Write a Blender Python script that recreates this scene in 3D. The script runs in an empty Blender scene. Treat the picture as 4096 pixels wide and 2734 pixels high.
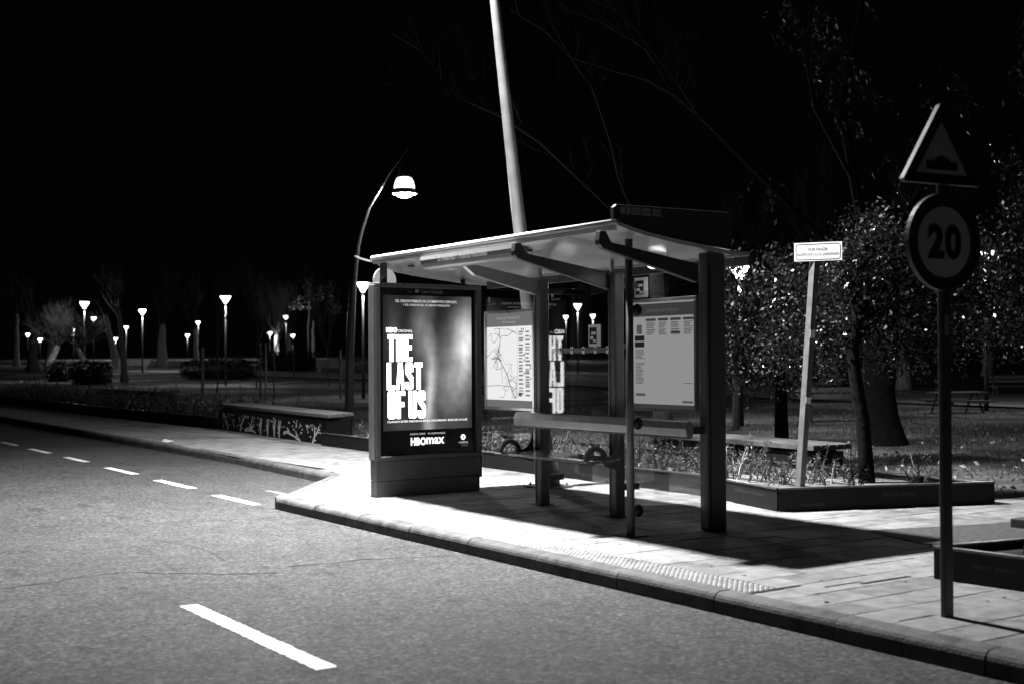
import bpy, math, random
from mathutils import Vector, Matrix
R = math.radians
sc = bpy.context.scene
rnd = random.Random(7)

# ------------------------------------------------------------------ camera
cam_d = bpy.data.cameras.new('camera')
cam = bpy.data.objects.new('camera', cam_d)
sc.collection.objects.link(cam)
fw = Vector((0.5570056, 0.83039381, 0.01381606))
rt = Vector((0.83050362, -0.55698345, -0.005759))
upv = Vector((-0.00291307, -0.01468209, 0.99988797))
cam.matrix_world = Matrix(((rt.x, upv.x, -fw.x, 0), (rt.y, upv.y, -fw.y, 0), (rt.z, upv.z, -fw.z, 1.70), (0, 0, 0, 1)))
cam_d.sensor_width = 36.0
cam_d.lens = 44.525
cam_d.clip_end = 2000
cam_d.dof.use_dof = True
cam_d.dof.focus_distance = 14.5
cam_d.dof.aperture_fstop = 2.0
sc.camera = cam

# ------------------------------------------------------------------ night sky
w = bpy.data.worlds.new('World'); sc.world = w; w.use_nodes = True
bg = w.node_tree.nodes['Background']
bg.inputs[0].default_value = (1, 1, 1, 1)
bg.inputs[1].default_value = 0.0007

# ------------------------------------------------------------------ exposure and sampling
vs = sc.view_settings
sc.display_settings.display_device = 'sRGB'
vs.view_transform = 'Standard'; vs.look = 'None'; vs.gamma = 1.0; vs.exposure = 0.0
vs.use_curve_mapping = False
sc.render.engine = 'CYCLES'
sc.cycles.use_denoising = True
sc.cycles.max_bounces = 7
sc.cycles.diffuse_bounces = 2
sc.cycles.glossy_bounces = 4
sc.cycles.transparent_max_bounces = 24
sc.cycles.sample_clamp_indirect = 4.0
sc.cycles.caustics_reflective = False
sc.cycles.caustics_refractive = False

STREET_LAMP_W = 4000.0
ARCH_LAMP_W = 700.0
PARK_LAMP_W = 430.0
DOWNLIGHT_W = 1.6

# ------------------------------------------------------------------ helpers
COL = sc.collection
ORIGIN = {}

class MB:
    def __init__(s):
        s.v = []; s.f = []
    def add(s, vs_, fs_):
        n = len(s.v); s.v += [tuple(p) for p in vs_]; s.f += [tuple(i + n for i in f) for f in fs_]
        return s
    def box(s, x0, x1, y0, y1, z0, z1):
        return s.add([(x0,y0,z0),(x1,y0,z0),(x1,y1,z0),(x0,y1,z0),(x0,y0,z1),(x1,y0,z1),(x1,y1,z1),(x0,y1,z1)],
                     [(3,2,1,0),(4,5,6,7),(0,1,5,4),(1,2,6,5),(2,3,7,6),(3,0,4,7)])
    def obox(s, p0, p1, wd, h, z=None):
        """box along p0->p1 (3D, base centre line), width wd, height h"""
        a = Vector(p0); b = Vector(p1); d = (b - a); n = Vector((-d.y, d.x, 0)).normalized() * wd / 2
        u = Vector((0, 0, h))
        return s.add([a - n, b - n, b + n, a + n, a - n + u, b - n + u, b + n + u, a + n + u],
                     [(3,2,1,0),(4,5,6,7),(0,1,5,4),(1,2,6,5),(2,3,7,6),(3,0,4,7)])
    def prism(s, poly, axis, a, b):
        """poly in the two other axes, extruded along axis from a to b"""
        def mk(p, t):
            return {'x': (t, p[0], p[1]), 'y': (p[0], t, p[1]), 'z': (p[0], p[1], t)}[axis]
        n = len(poly)
        vs_ = [mk(p, a) for p in poly] + [mk(p, b) for p in poly]
        fs = [tuple(range(n))[::-1], tuple(range(n, 2 * n))] + [(i, (i + 1) % n, n + (i + 1) % n, n + i) for i in range(n)]
        return s.add(vs_, fs)
    def tube(s, pts, rad, n=8, cap=True):
        pts = [Vector(p) for p in pts]
        if not isinstance(rad, (list, tuple)): rad = [rad] * len(pts)
        vs_ = []; fs = []
        ref = None
        for i, p in enumerate(pts):
            t = (pts[min(i + 1, len(pts) - 1)] - pts[max(i - 1, 0)])
            if t.length < 1e-9: t = Vector((0, 0, 1))
            t.normalize()
            if ref is None:
                ref = Vector((1, 0, 0)) if abs(t.x) < .8 else Vector((0, 1, 0))
            x = (ref - t * ref.dot(t)).normalized(); y = t.cross(x); ref = x
            for k in range(n):
                a = 2 * math.pi * k / n
                vs_.append(p + (x * math.cos(a) + y * math.sin(a)) * rad[i])
        for i in range(len(pts) - 1):
            for k in range(n):
                fs.append((i * n + k, i * n + (k + 1) % n, (i + 1) * n + (k + 1) % n, (i + 1) * n + k))
        if cap:
            fs.append(tuple(range(n))[::-1]); fs.append(tuple(range((len(pts) - 1) * n, len(pts) * n)))
        return s.add(vs_, fs)
    def lathe(s, prof, c, n=20):
        vs_ = []; fs = []
        for r_, z in prof:
            for k in range(n):
                a = 2 * math.pi * k / n
                vs_.append((c[0] + r_ * math.cos(a), c[1] + r_ * math.sin(a), c[2] + z))
        for i in range(len(prof) - 1):
            for k in range(n):
                fs.append((i * n + k, i * n + (k + 1) % n, (i + 1) * n + (k + 1) % n, (i + 1) * n + k))
        fs.append(tuple(range(n))[::-1]); fs.append(tuple(range((len(prof) - 1) * n, len(prof) * n)))
        return s.add(vs_, fs)
    def build(s, name, mat, parent=None, smooth=False, bevel=0, seg=2):
        org = ORIGIN.get(parent, Vector((0, 0, 0))) if parent else Vector((0, 0, 0))
        me = bpy.data.meshes.new(name)
        me.from_pydata([tuple(Vector(p) - org) for p in s.v], [], s.f)
        me.materials.append(mat)
        me.update()
        if smooth:
            me.shade_smooth()
        o = bpy.data.objects.new(name, me); COL.objects.link(o)
        if parent:
            o.parent = parent; ORIGIN[o] = org
        if bevel:
            m = o.modifiers.new('bevel', 'BEVEL'); m.width = bevel; m.segments = seg; m.limit_method = 'ANGLE'; m.angle_limit = R(40)
        return o

def tag(o, label=None, cat=None, group=None, kind=None):
    if label: o['label'] = label
    if cat: o['category'] = cat
    if group: o['group'] = group
    if kind: o['kind'] = kind
    return o

def thing(name, label, cat, loc, group=None):
    o = bpy.data.objects.new(name, None); COL.objects.link(o); o.location = loc
    o.empty_display_size = .2
    ORIGIN[o] = Vector(loc)
    return tag(o, label, cat, group)

def copy_tree(o, parent=None):
    c = o.copy(); COL.objects.link(c); c.parent = parent
    for ch in list(o.children):
        copy_tree(ch, c)
    return c

def flat(name, polys, o, r, u, off, mat, parent, ox=0, oy=0):
    """flat print: polygons in a face frame, standing off along the face normal"""
    o = Vector(o); r = Vector(r); u = Vector(u); n = r.cross(u)
    mb = MB()
    for p in polys:
        mb.add([o + r * (x + ox) + u * (y + oy) + n * off for x, y in p], [tuple(range(len(p)))])
    return mb.build(name, mat, parent)

def rect(x0, x1, y0, y1):
    return [(x0, y0), (x1, y0), (x1, y1), (x0, y1)]

def disc(cx, cy, r_, n=20, ry=None):
    ry = ry or r_
    return [(cx + r_ * math.cos(2 * math.pi * k / n), cy + ry * math.sin(2 * math.pi * k / n)) for k in range(n)]

def rrect(x0, x1, y0, y1, r_, n=4):
    out = []
    for cx, cy, a0 in ((x1 - r_, y1 - r_, 0), (x0 + r_, y1 - r_, 90), (x0 + r_, y0 + r_, 180), (x1 - r_, y0 + r_, 270)):
        for k in range(n + 1):
            a = R(a0 + 90 * k / n); out.append((cx + r_ * math.cos(a), cy + r_ * math.sin(a)))
    return out

def place2d(me, name, o, r, u, off, mat, parent, fit):
    """map a flat mesh into a face frame, stretched into fit = (x0,x1,y0,y1)"""
    o = Vector(o); r = Vector(r); u = Vector(u); n = r.cross(u)
    xs = [v.co.x for v in me.vertices]; ys = [v.co.y for v in me.vertices]
    ax, bx, ay, by = min(xs), max(xs), min(ys), max(ys)
    org = ORIGIN.get(parent, Vector((0, 0, 0)))
    for v in me.vertices:
        x = fit[0] + (v.co.x - ax) / max(bx - ax, 1e-6) * (fit[1] - fit[0])
        y = fit[2] + (v.co.y - ay) / max(by - ay, 1e-6) * (fit[3] - fit[2])
        v.co = o + r * x + u * y + n * off - org
    me.materials.clear(); me.materials.append(mat)
    ob = bpy.data.objects.new(name, me); COL.objects.link(ob); ob.parent = parent; ORIGIN[ob] = org
    return ob

def text(name, body, o, r, u, off, mat, parent, fit, bold=0.0):
    cu = bpy.data.curves.new('t', 'FONT'); cu.body = body; cu.resolution_u = 3; cu.offset = bold; cu.space_character = 1.0 + bold * 2
    to = bpy.data.objects.new('t', cu); COL.objects.link(to)
    dg = bpy.context.evaluated_depsgraph_get(); dg.update()
    me = bpy.data.meshes.new_from_object(to.evaluated_get(dg))
    me.name = name
    bpy.data.objects.remove(to); bpy.data.curves.remove(cu)
    return place2d(me, name, o, r, u, off, mat, parent, fit)

def polytext(name, splines, o, r, u, off, mat, parent, fit):
    """filled outline with holes"""
    cu = bpy.data.curves.new('c', 'CURVE'); cu.dimensions = '2D'; cu.fill_mode = 'BOTH'
    for s in splines:
        sp = cu.splines.new('POLY'); sp.points.add(len(s) - 1); sp.use_cyclic_u = True
        for q, (x, y) in zip(sp.points, s): q.co = (x, y, 0, 1)
    to = bpy.data.objects.new('c', cu); COL.objects.link(to)
    dg = bpy.context.evaluated_depsgraph_get(); dg.update()
    me = bpy.data.meshes.new_from_object(to.evaluated_get(dg)); me.name = name
    bpy.data.objects.remove(to); bpy.data.curves.remove(cu)
    return place2d(me, name, o, r, u, off, mat, parent, fit)

# ------------------------------------------------------------------ materials
def mat(name, g, rough=.6, metal=0., var=0., scale=8., bump=0., bscale=60., spec=.5, coat=0., world=False, spots=0.):
    m = bpy.data.materials.new(name); m.use_nodes = True
    nt = m.node_tree; b = nt.nodes['Principled BSDF']
    b.inputs['Base Color'].default_value = (g, g, g, 1)
    b.inputs['Roughness'].default_value = rough; b.inputs['Metallic'].default_value = metal
    b.inputs['Specular IOR Level'].default_value = spec
    b.inputs['Coat Weight'].default_value = coat
    if var or bump:
        tc = nt.nodes.new('ShaderNodeNewGeometry') if world else nt.nodes.new('ShaderNodeTexCoord')
        CO = 'Position' if world else 'Object'
    if var:
        nz = nt.nodes.new('ShaderNodeTexNoise'); nz.inputs['Scale'].default_value = scale; nz.inputs['Detail'].default_value = 6
        nz.inputs['Roughness'].default_value = .65
        rp = nt.nodes.new('ShaderNodeValToRGB')
        lo = max(g * (1 - var), 0); hi = g * (1 + var)
        rp.color_ramp.elements[0].position = .3; rp.color_ramp.elements[1].position = .7
        rp.color_ramp.elements[0].color = (lo, lo, lo, 1); rp.color_ramp.elements[1].color = (hi, hi, hi, 1)
        nt.links.new(tc.outputs[CO], nz.inputs['Vector']); nt.links.new(nz.outputs['Fac'], rp.inputs['Fac'])
        col_out = rp.outputs['Color']
        if spots:      # dirt patches, gum and old stains with outlines of their own
            for sc_, lo_, hi_, amt in ((1.7, .36, .46, .55), (9., .30, .37, .45)):
                n3 = nt.nodes.new('ShaderNodeTexNoise'); n3.inputs['Scale'].default_value = sc_; n3.inputs['Detail'].default_value = 7; n3.inputs['Roughness'].default_value = .7
                nt.links.new(tc.outputs[CO], n3.inputs['Vector'])
                mr = nt.nodes.new('ShaderNodeMapRange'); mr.inputs['From Min'].default_value = lo_; mr.inputs['From Max'].default_value = hi_; mr.inputs['To Min'].default_value = 1 - amt * spots
                nt.links.new(n3.outputs['Fac'], mr.inputs['Value'])
                vm = nt.nodes.new('ShaderNodeVectorMath'); vm.operation = 'MULTIPLY'; nt.links.new(col_out, vm.inputs[0]); nt.links.new(mr.outputs['Result'], vm.inputs[1]); col_out = vm.outputs[0]
        nt.links.new(col_out, b.inputs['Base Color'])
        rr = nt.nodes.new('ShaderNodeMapRange'); rr.inputs['To Min'].default_value = max(rough - .12, .03); rr.inputs['To Max'].default_value = min(rough + .12, 1)
        nt.links.new(nz.outputs['Fac'], rr.inputs['Value']); nt.links.new(rr.outputs['Result'], b.inputs['Roughness'])
    if bump:
        n2 = nt.nodes.new('ShaderNodeTexNoise'); n2.inputs['Scale'].default_value = bscale; n2.inputs['Detail'].default_value = 5
        bp = nt.nodes.new('ShaderNodeBump'); bp.inputs['Strength'].default_value = bump; bp.inputs['Distance'].default_value = .01
        nt.links.new(tc.outputs[CO], n2.inputs['Vector']); nt.links.new(n2.outputs['Fac'], bp.inputs['Height'])
        nt.links.new(bp.outputs['Normal'], b.inputs['Normal'])
    return m

def emit(name, s, col=1.0):
    m = bpy.data.materials.new(name); m.use_nodes = True
    nt = m.node_tree; nt.nodes.clear()
    e = nt.nodes.new('ShaderNodeEmission'); e.inputs[0].default_value = (col, col, col, 1); e.inputs[1].default_value = s
    o = nt.nodes.new('ShaderNodeOutputMaterial'); nt.links.new(e.outputs[0], o.inputs[0])
    return m

def glass_mat(name, ior=1.55, dim=.93):
    m = bpy.data.materials.new(name); m.use_nodes = True
    nt = m.node_tree; nt.nodes.clear()
    t = nt.nodes.new('ShaderNodeBsdfTransparent'); t.inputs[0].default_value = (dim, dim, dim, 1)
    g = nt.nodes.new('ShaderNodeBsdfGlossy'); g.inputs['Roughness'].default_value = .004
    lw = nt.nodes.new('ShaderNodeLayerWeight'); lw.inputs[0].default_value = .5
    pw = nt.nodes.new('ShaderNodeMath'); pw.operation = 'POWER'; pw.inputs[1].default_value = 5; nt.links.new(lw.outputs['Facing'], pw.inputs[0])
    fr = nt.nodes.new('ShaderNodeMapRange'); fr.inputs['To Min'].default_value = ((ior - 1) / (ior + 1)) ** 2; fr.inputs['To Max'].default_value = 1.0; nt.links.new(pw.outputs[0], fr.inputs['Value'])
    mx = nt.nodes.new('ShaderNodeMixShader'); o = nt.nodes.new('ShaderNodeOutputMaterial')
    nt.links.new(fr.outputs[0], mx.inputs[0]); nt.links.new(t.outputs[0], mx.inputs[1]); nt.links.new(g.outputs[0], mx.inputs[2])
    nt.links.new(mx.outputs[0], o.inputs[0])
    return m

def leaf_mat(name, g, trans=.35, rough=.35):
    m = bpy.data.materials.new(name); m.use_nodes = True
    nt = m.node_tree; b = nt.nodes['Principled BSDF']; o = nt.nodes['Material Output']
    b.inputs['Base Color'].default_value = (g, g, g, 1); b.inputs['Roughness'].default_value = rough
    oi = nt.nodes.new('ShaderNodeNewGeometry')
    pw = nt.nodes.new('ShaderNodeMath'); pw.operation = 'POWER'; pw.inputs[1].default_value = 9.; nt.links.new(oi.outputs['Random Per Island'], pw.inputs[0])
    rp = nt.nodes.new('ShaderNodeMapRange'); rp.inputs['To Min'].default_value = g * .35; rp.inputs['To Max'].default_value = g * 7  # a few leaves get a much brighter base colour: highlights painted in
    nt.links.new(pw.outputs[0], rp.inputs['Value']); nt.links.new(rp.outputs['Result'], b.inputs['Base Color'])
    t = nt.nodes.new('ShaderNodeBsdfTranslucent'); t.inputs[0].default_value = (g * 1.4,) * 3 + (1,)
    mx = nt.nodes.new('ShaderNodeMixShader'); mx.inputs[0].default_value = trans
    nt.links.new(b.outputs[0], mx.inputs[1]); nt.links.new(t.outputs[0], mx.inputs[2]); nt.links.new(mx.outputs[0], o.inputs[0])
    return m

def asphalt_mat():
    m = mat('asphalt', .075, .8, spec=.35)
    nt = m.node_tree; b = nt.nodes['Principled BSDF']; tc = nt.nodes.new('ShaderNodeTexCoord')
    def noise(s, d, r_, stretch=None):
        n = nt.nodes.new('ShaderNodeTexNoise'); n.inputs['Scale'].default_value = s; n.inputs['Detail'].default_value = d; n.inputs['Roughness'].default_value = r_
        if stretch:
            mp = nt.nodes.new('ShaderNodeMapping'); mp.inputs['Scale'].default_value = stretch
            nt.links.new(tc.outputs['Object'], mp.inputs[0]); nt.links.new(mp.outputs[0], n.inputs['Vector'])
        else:
            nt.links.new(tc.outputs['Object'], n.inputs['Vector'])
        return n
    def rng(src, a, b_, lo, hi):
        r_ = nt.nodes.new('ShaderNodeMapRange'); r_.inputs['From Min'].default_value = a; r_.inputs['From Max'].default_value = b_
        r_.inputs['To Min'].default_value = lo; r_.inputs['To Max'].default_value = hi; nt.links.new(src, r_.inputs['Value']); return r_.outputs['Result']
    def mul(a, b_):
        q = nt.nodes.new('ShaderNodeMath'); q.operation = 'MULTIPLY'; nt.links.new(a, q.inputs[0]); nt.links.new(b_, q.inputs[1]); return q.outputs[0]
    fine = noise(24, 9, .9); mid = noise(4.2, 7, .75); big = noise(.55, 5, .6); st = noise(2.2, 6, .68, (1.6, .7, 1))
    # worn chips: bright aggregate specks
    vo = nt.nodes.new('ShaderNodeTexVoronoi'); vo.inputs['Scale'].default_value = 38; nt.links.new(tc.outputs['Object'], vo.inputs['Vector'])
    c = mul(rng(fine.outputs['Fac'], .39, .61, .2, 1.85), rng(mid.outputs['Fac'], .32, .68, .72, 1.28))
    c = mul(c, rng(big.outputs['Fac'], .3, .7, .78, 1.2)); c = mul(c, rng(st.outputs['Fac'], .34, .42, .5, 1.0))
    c = mul(c, rng(vo.outputs['Distance'], .0, .5, 1.5, .8))
    sx = nt.nodes.new('ShaderNodeSeparateXYZ'); nt.links.new(vo.outputs['Color'], sx.inputs[0]); c = mul(c, rng(sx.outputs[0], 0, 1, .4, 1.6))
    v2 = nt.nodes.new('ShaderNodeTexVoronoi'); v2.inputs['Scale'].default_value = 13; nt.links.new(tc.outputs['Object'], v2.inputs['Vector'])
    s2 = nt.nodes.new('ShaderNodeSeparateXYZ'); nt.links.new(v2.outputs['Color'], s2.inputs[0]); c = mul(c, rng(s2.outputs[0], 0, 1, .88, 1.12))
    k = nt.nodes.new('ShaderNodeMath'); k.operation = 'MULTIPLY'; k.inputs[1].default_value = .052; nt.links.new(c, k.inputs[0])
    nt.links.new(k.outputs[0], b.inputs['Base Color'])
    bp = nt.nodes.new('ShaderNodeBump'); bp.inputs['Strength'].default_value = .55; bp.inputs['Distance'].default_value = .012
    nt.links.new(fine.outputs['Fac'], bp.inputs['Height']); nt.links.new(bp.outputs[0], b.inputs['Normal'])
    return m

def ground_mat():
    m = mat('park_soil', .05, .95, spec=.1)
    nt = m.node_tree; b = nt.nodes['Principled BSDF']; tc = nt.nodes.new('ShaderNodeTexCoord')
    def noise(s, d, r_):
        n = nt.nodes.new('ShaderNodeTexNoise'); n.inputs['Scale'].default_value = s; n.inputs['Detail'].default_value = d; n.inputs['Roughness'].default_value = r_
        nt.links.new(tc.outputs['Object'], n.inputs['Vector']); return n
    a = noise(.22, 5, .6); c = noise(6, 8, .75)
    r1 = nt.nodes.new('ShaderNodeValToRGB'); r1.color_ramp.elements[0].position = .42; r1.color_ramp.elements[1].position = .58
    r1.color_ramp.elements[0].color = (.04,) * 3 + (1,); r1.color_ramp.elements[1].color = (.17,) * 3 + (1,)
    nt.links.new(a.outputs['Fac'], r1.inputs['Fac'])
    r2 = nt.nodes.new('ShaderNodeMapRange'); r2.inputs['From Min'].default_value = .3; r2.inputs['From Max'].default_value = .7; r2.inputs['To Min'].default_value = .35; r2.inputs['To Max'].default_value = 1.6
    nt.links.new(c.outputs['Fac'], r2.inputs['Value'])
    mx = nt.nodes.new('ShaderNodeVectorMath'); mx.operation = 'MULTIPLY'; nt.links.new(r1.outputs['Color'], mx.inputs[0]); nt.links.new(r2.outputs['Result'], mx.inputs[1])
    nt.links.new(mx.outputs[0], b.inputs['Base Color'])
    bp = nt.nodes.new('ShaderNodeBump'); bp.inputs['Strength'].default_value = .9; bp.inputs['Distance'].default_value = .05
    nt.links.new(c.outputs['Fac'], bp.inputs['Height']); nt.links.new(bp.outputs[0], b.inputs['Normal'])
    return m

def poster_mat():
    """backlit print: a plain misty grey wall with light falling in at one side"""
    m = bpy.data.materials.new('poster_print'); m.use_nodes = True
    nt = m.node_tree; nt.nodes.clear()
    tc = nt.nodes.new('ShaderNodeTexCoord'); sp = nt.nodes.new('ShaderNodeSeparateXYZ')
    nt.links.new(tc.outputs['Generated'], sp.inputs[0])
    def mth(op, a, b_=None):
        q = nt.nodes.new('ShaderNodeMath'); q.operation = op
        for i, x in enumerate((a, b_)):
            if x is None: continue
            if isinstance(x, (int, float)): q.inputs[i].default_value = x
            else: nt.links.new(x, q.inputs[i])
        return q.outputs[0]
    nz = nt.nodes.new('ShaderNodeTexNoise'); nz.inputs['Scale'].default_value = 3.2; nz.inputs['Detail'].default_value = 5; nt.links.new(tc.outputs['Generated'], nz.inputs['Vector'])
    wob = mth('MULTIPLY', mth('SUBTRACT', nz.outputs['Fac'], .5), .16)
    u = mth('ADD', sp.outputs['X'], wob); v = mth('ADD', sp.outputs['Z'], wob)
    def blob(cx, cy, sx, sy, amp):
        dx = mth('DIVIDE', mth('SUBTRACT', u, cx), sx); dy = mth('DIVIDE', mth('SUBTRACT', v, cy), sy)
        r2 = mth('ADD', mth('MULTIPLY', dx, dx), mth('MULTIPLY', dy, dy))
        return mth('MULTIPLY', mth('EXPONENT', mth('MULTIPLY', r2, -1.0)), amp)
    tot = blob(.95, .68, .11, .20, .7)
    for b_ in ((.86, .55, .14, .25, .35), (.43, .70, .10, .24, .20), (.12, .72, .10, .22, .06), (.80, .33, .18, .22, .20), (.52, .28, .06, .34, .55), (.66, .42, .08, .3, .06), (.5, .02, .5, .06, .05), (.18, .25, .2, .3, .03)):
        tot = mth('ADD', tot, blob(*b_))
    n2 = nt.nodes.new('ShaderNodeTexNoise'); n2.inputs['Scale'].default_value = 9; n2.inputs['Detail'].default_value = 6; nt.links.new(tc.outputs['Generated'], n2.inputs['Vector'])
    tot = mth('MULTIPLY', tot, mth('ADD', mth('MULTIPLY', n2.outputs['Fac'], 1.1), .42))
    tot = mth('ADD', tot, .012)
    e = nt.nodes.new('ShaderNodeEmission'); nt.links.new(tot, e.inputs[1]); e.inputs[0].default_value = (1, 1, 1, 1)
    o = nt.nodes.new('ShaderNodeOutputMaterial'); nt.links.new(e.outputs[0], o.inputs[0])
    return m

M = dict(
    asphalt=asphalt_mat(), soil=ground_mat(),
    slab=mat('paving_slab', .22, .75, var=.35, scale=7, bump=.4, bscale=60, world=True, spots=1.),
    slab2=mat('paving_slab_worn', .165, .8, var=.4, scale=6, bump=.45, bscale=50, world=True, spots=1.),
    joint=mat('sand_joint', .05, .95, var=.3, scale=30),
    walk=mat('far_paving', .24, .85, var=.4, scale=3.2, bump=.3, bscale=40, world=True, spots=1.),
    kerb=mat('granite_kerb', .095, .8, var=.5, scale=6, bump=.6, bscale=45, world=True, spots=1.),
    tact=mat('tactile_tile', .34, .7, var=.3, scale=8, world=True, spots=.8),
    paint=mat('road_paint', .72, .6, var=.25, scale=22, world=True, spots=.5),
    wornpaint=mat('worn_road_paint', .3, .7, var=.5, scale=20),
    tar=mat('crack_dirt', .012, .9),
    darkground=mat('dark_ground', .05, .95, var=.6, scale=14, bump=.8, bscale=25),
    path=mat('park_path_paving', .24, .9, var=.3, scale=.6, bump=.4, bscale=5),
    frame=mat('shelter_grey_paint', .085, .38, var=.2, scale=4, spec=.5),
    frame2=mat('shelter_dark_paint', .04, .4, var=.2, scale=4, spec=.5),
    metal=mat('brushed_aluminium', .42, .3, metal=.85, var=.12, scale=6),
    roof=mat('roof_panel', .48, .16, var=.1, scale=2, spec=.6),
    roofedge=mat('white_roof_edge', .8, .35),
    namebox=mat('name_box_paint', .26, .35, var=.1, scale=5), postblack=mat('black_post_paint', .008, .5), boardpanel=mat('dull_white_panel', .13, .6),
    board=mat('roof_signboard', .035, .45, var=.15, scale=6),
    rail=mat('lean_rail_metal', .32, .33, metal=.5, var=.15, scale=5),
    seat=mat('bench_metal', .35, .28, metal=.6, var=.2, scale=8),
    black=mat('black_plastic', .01, .5),
    ink=mat('printed_black', .012, .6), greyink=mat('printed_grey', .17, .6), whiteink=mat('printed_white', .8, .5),
    dimink=mat('printed_dim_white', .34, .55),
    steel=mat('planter_steel', .005, .6, var=.5, scale=5, spec=.25, world=True),
    rim=mat('planter_rim', .10, .38, metal=.5, var=.3, scale=10),
    motif=mat('white_motif_paint', .72, .6, var=.2, scale=14),
    wood=mat('bench_wood', .11, .65, var=.4, scale=7, bump=.3, bscale=40),
    darkwood=mat('park_wood', .07, .7, var=.4, scale=7),
    stone=mat('park_stone', .26, .85, var=.3, scale=4),
    galv=mat('galvanised_post', .19, .42, metal=.5, var=.2, scale=10),
    pole=mat('lamp_pole_paint', .075, .42, var=.3, scale=3),
    archp=mat('arched_lamp_paint', .016, .3, metal=.4, var=.2, scale=4),
    signgrey=mat('sign_back', .05, .5, var=.2), signface=mat('sign_white_sheet', .9, .4, var=.08, scale=3), signred=mat('sign_red_sheet', .07, .4),
    darkbark=mat('dark_bark', .006, .95, var=.6, scale=14, bump=1.0, bscale=18, spec=.08), bark=mat('bark', .06, .95, var=.6, scale=14, bump=1.0, bscale=18, spec=.08),
    palebark=mat('pale_bark', .34, .9, var=.5, scale=5, bump=.8, bscale=10),
    fartwig=mat('far_twig', .035, .9, var=.3, spec=.1), twig=mat('twig', .07, .85, var=.3),
    leaf=leaf_mat('leaf', .020, .2, .27), leafd=leaf_mat('dark_leaf', .010, .3, .45), dry=leaf_mat('dry_leaf', .28, .15, .8),
    shrubleaf=leaf_mat('shrub_leaf', .07, .25, .7), grass=leaf_mat('grass_blade', .075, .3, .7), straw=leaf_mat('straw_blade', .13, .25, .8),
    glass=glass_mat('shelter_glass', 1.75),
    title=emit('poster_white_ink', 6.0), softtitle=emit('poster_grey_ink', .75), dimtitle=emit('header_dim_ink', .045), midtitle=emit('poster_pale_ink', 1.6),
    poster=poster_mat(), posterblack=mat('poster_black_ink', .004, .25),
    lamp=emit('lamp_glow', 14.0), lampsoft=emit('lamp_dome_glow', 2.2), downlight=emit('downlight_glow', 6.0),
    paper=emit('map_case_backlight', .85), paper2=emit('timetable_case_backlight', .36),
    header=emit('map_case_header', .16), header2=emit('timetable_header', .055), mapink=emit('map_ink', .09), mapgrey=emit('map_grey_ink', .22), infoink=emit('timetable_ink', .018), infogrey=emit('timetable_grey_ink', .10), headtext=emit('header_text', .33), headtext2=emit('timetable_header_text', .12),
)

# ================================================================== SETTING
def terr(x, y):
    d = .557 * x + .8304 * y
    return .10 + .017 * max(0., min(d, 190) - 50)

road = tag(MB().add([(-60, -60, 0), (9.6, -60, 0), (9.6, 240, 0), (-60, 240, 0)], [(0, 1, 2, 3)]).build('road', M['asphalt']), kind='structure')

def strip_poly(x0, x1, y0, y1, seed, jag=.012, n=26):
    """painted dash with slightly ragged edges"""
    q = random.Random(seed); L = [(x0 + q.uniform(-jag, jag), y0 + (y1 - y0) * k / n) for k in range(n + 1)]
    Rr = [(x1 + q.uniform(-jag, jag), y0 + (y1 - y0) * k / n) for k in range(n + 1)]
    vs_ = [(x, y, .004) for x, y in L] + [(x, y, .004) for x, y in Rr]
    return MB().add(vs_, [(i, n + 1 + i, n + 2 + i, i + 1) for i in range(n)])

strip_poly(2.985, 3.115, 6.40, 8.62, 1, .007, 90).build('lane_dash', M['paint'], road)
for i, (xa, ya, yb) in enumerate(((5.84, 14.16, 15.48), (5.90, 16.49, 17.98), (5.94, 19.11, 20.6), (6.0, 21.96, 23.33), (6.01, 24.52, 26.01), (6.03, 27.2, 28.6), (6.08, 29.8, 31.2), (6.12, 32.4, 33.8))):
    strip_poly(xa - .06, xa + .07, ya, yb, 20 + i, .008).build('bay_dash', M['paint'], road)
strip_poly(6.55, 6.62, 14.5, 15.6, 50, .03).build('worn_bay_mark', M['wornpaint'], road)

def crack(pts, wd, seed):
    q = random.Random(seed); P = []
    for a, b in zip(pts[:-1], pts[1:]):
        n = max(3, int(math.dist(a, b) / .09))
        for k in range(n):
            t = k / n; P.append((a[0] + (b[0] - a[0]) * t + q.gauss(0, .018), a[1] + (b[1] - a[1]) * t + q.gauss(0, .018)))
    P.append(pts[-1]); vs_ = []
    for i, p in enumerate(P):
        a = P[max(i - 1, 0)]; b = P[min(i + 1, len(P) - 1)]
        dx, dy = b[0] - a[0], b[1] - a[1]; l = math.hypot(dx, dy) or 1
        h = wd * q.uniform(.2, 1.) / 2
        vs_ += [(p[0] - dy / l * h, p[1] + dx / l * h, .003), (p[0] + dy / l * h, p[1] - dx / l * h, .003)]
    return MB().add(vs_, [(2 * i, 2 * i + 1, 2 * i + 3, 2 * i + 2) for i in range(len(P) - 1)]).build('crack', M['tar'], road)
crack([(1.2, 10.4), (2.2, 10.1), (3.1, 10.3), (3.7, 9.75), (4.1, 9.5)], .03, 3)
crack([(4.3, 9.75), (5.0, 9.7), (5.8, 9.45)], .025, 4)
crack([(1.2, 11.2), (1.55, 10.6), (1.9, 10.25)], .02, 5)
crack([(3.2, 13.6), (4.4, 13.2), (5.75, 12.8)], .022, 6)
crack([(4.3, 16.5), (4.9, 15.3), (5.6, 14.1)], .02, 8)
crack([(3.9, 12.0), (4.1, 11.2), (4.0, 10.4)], .016, 9)

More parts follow.
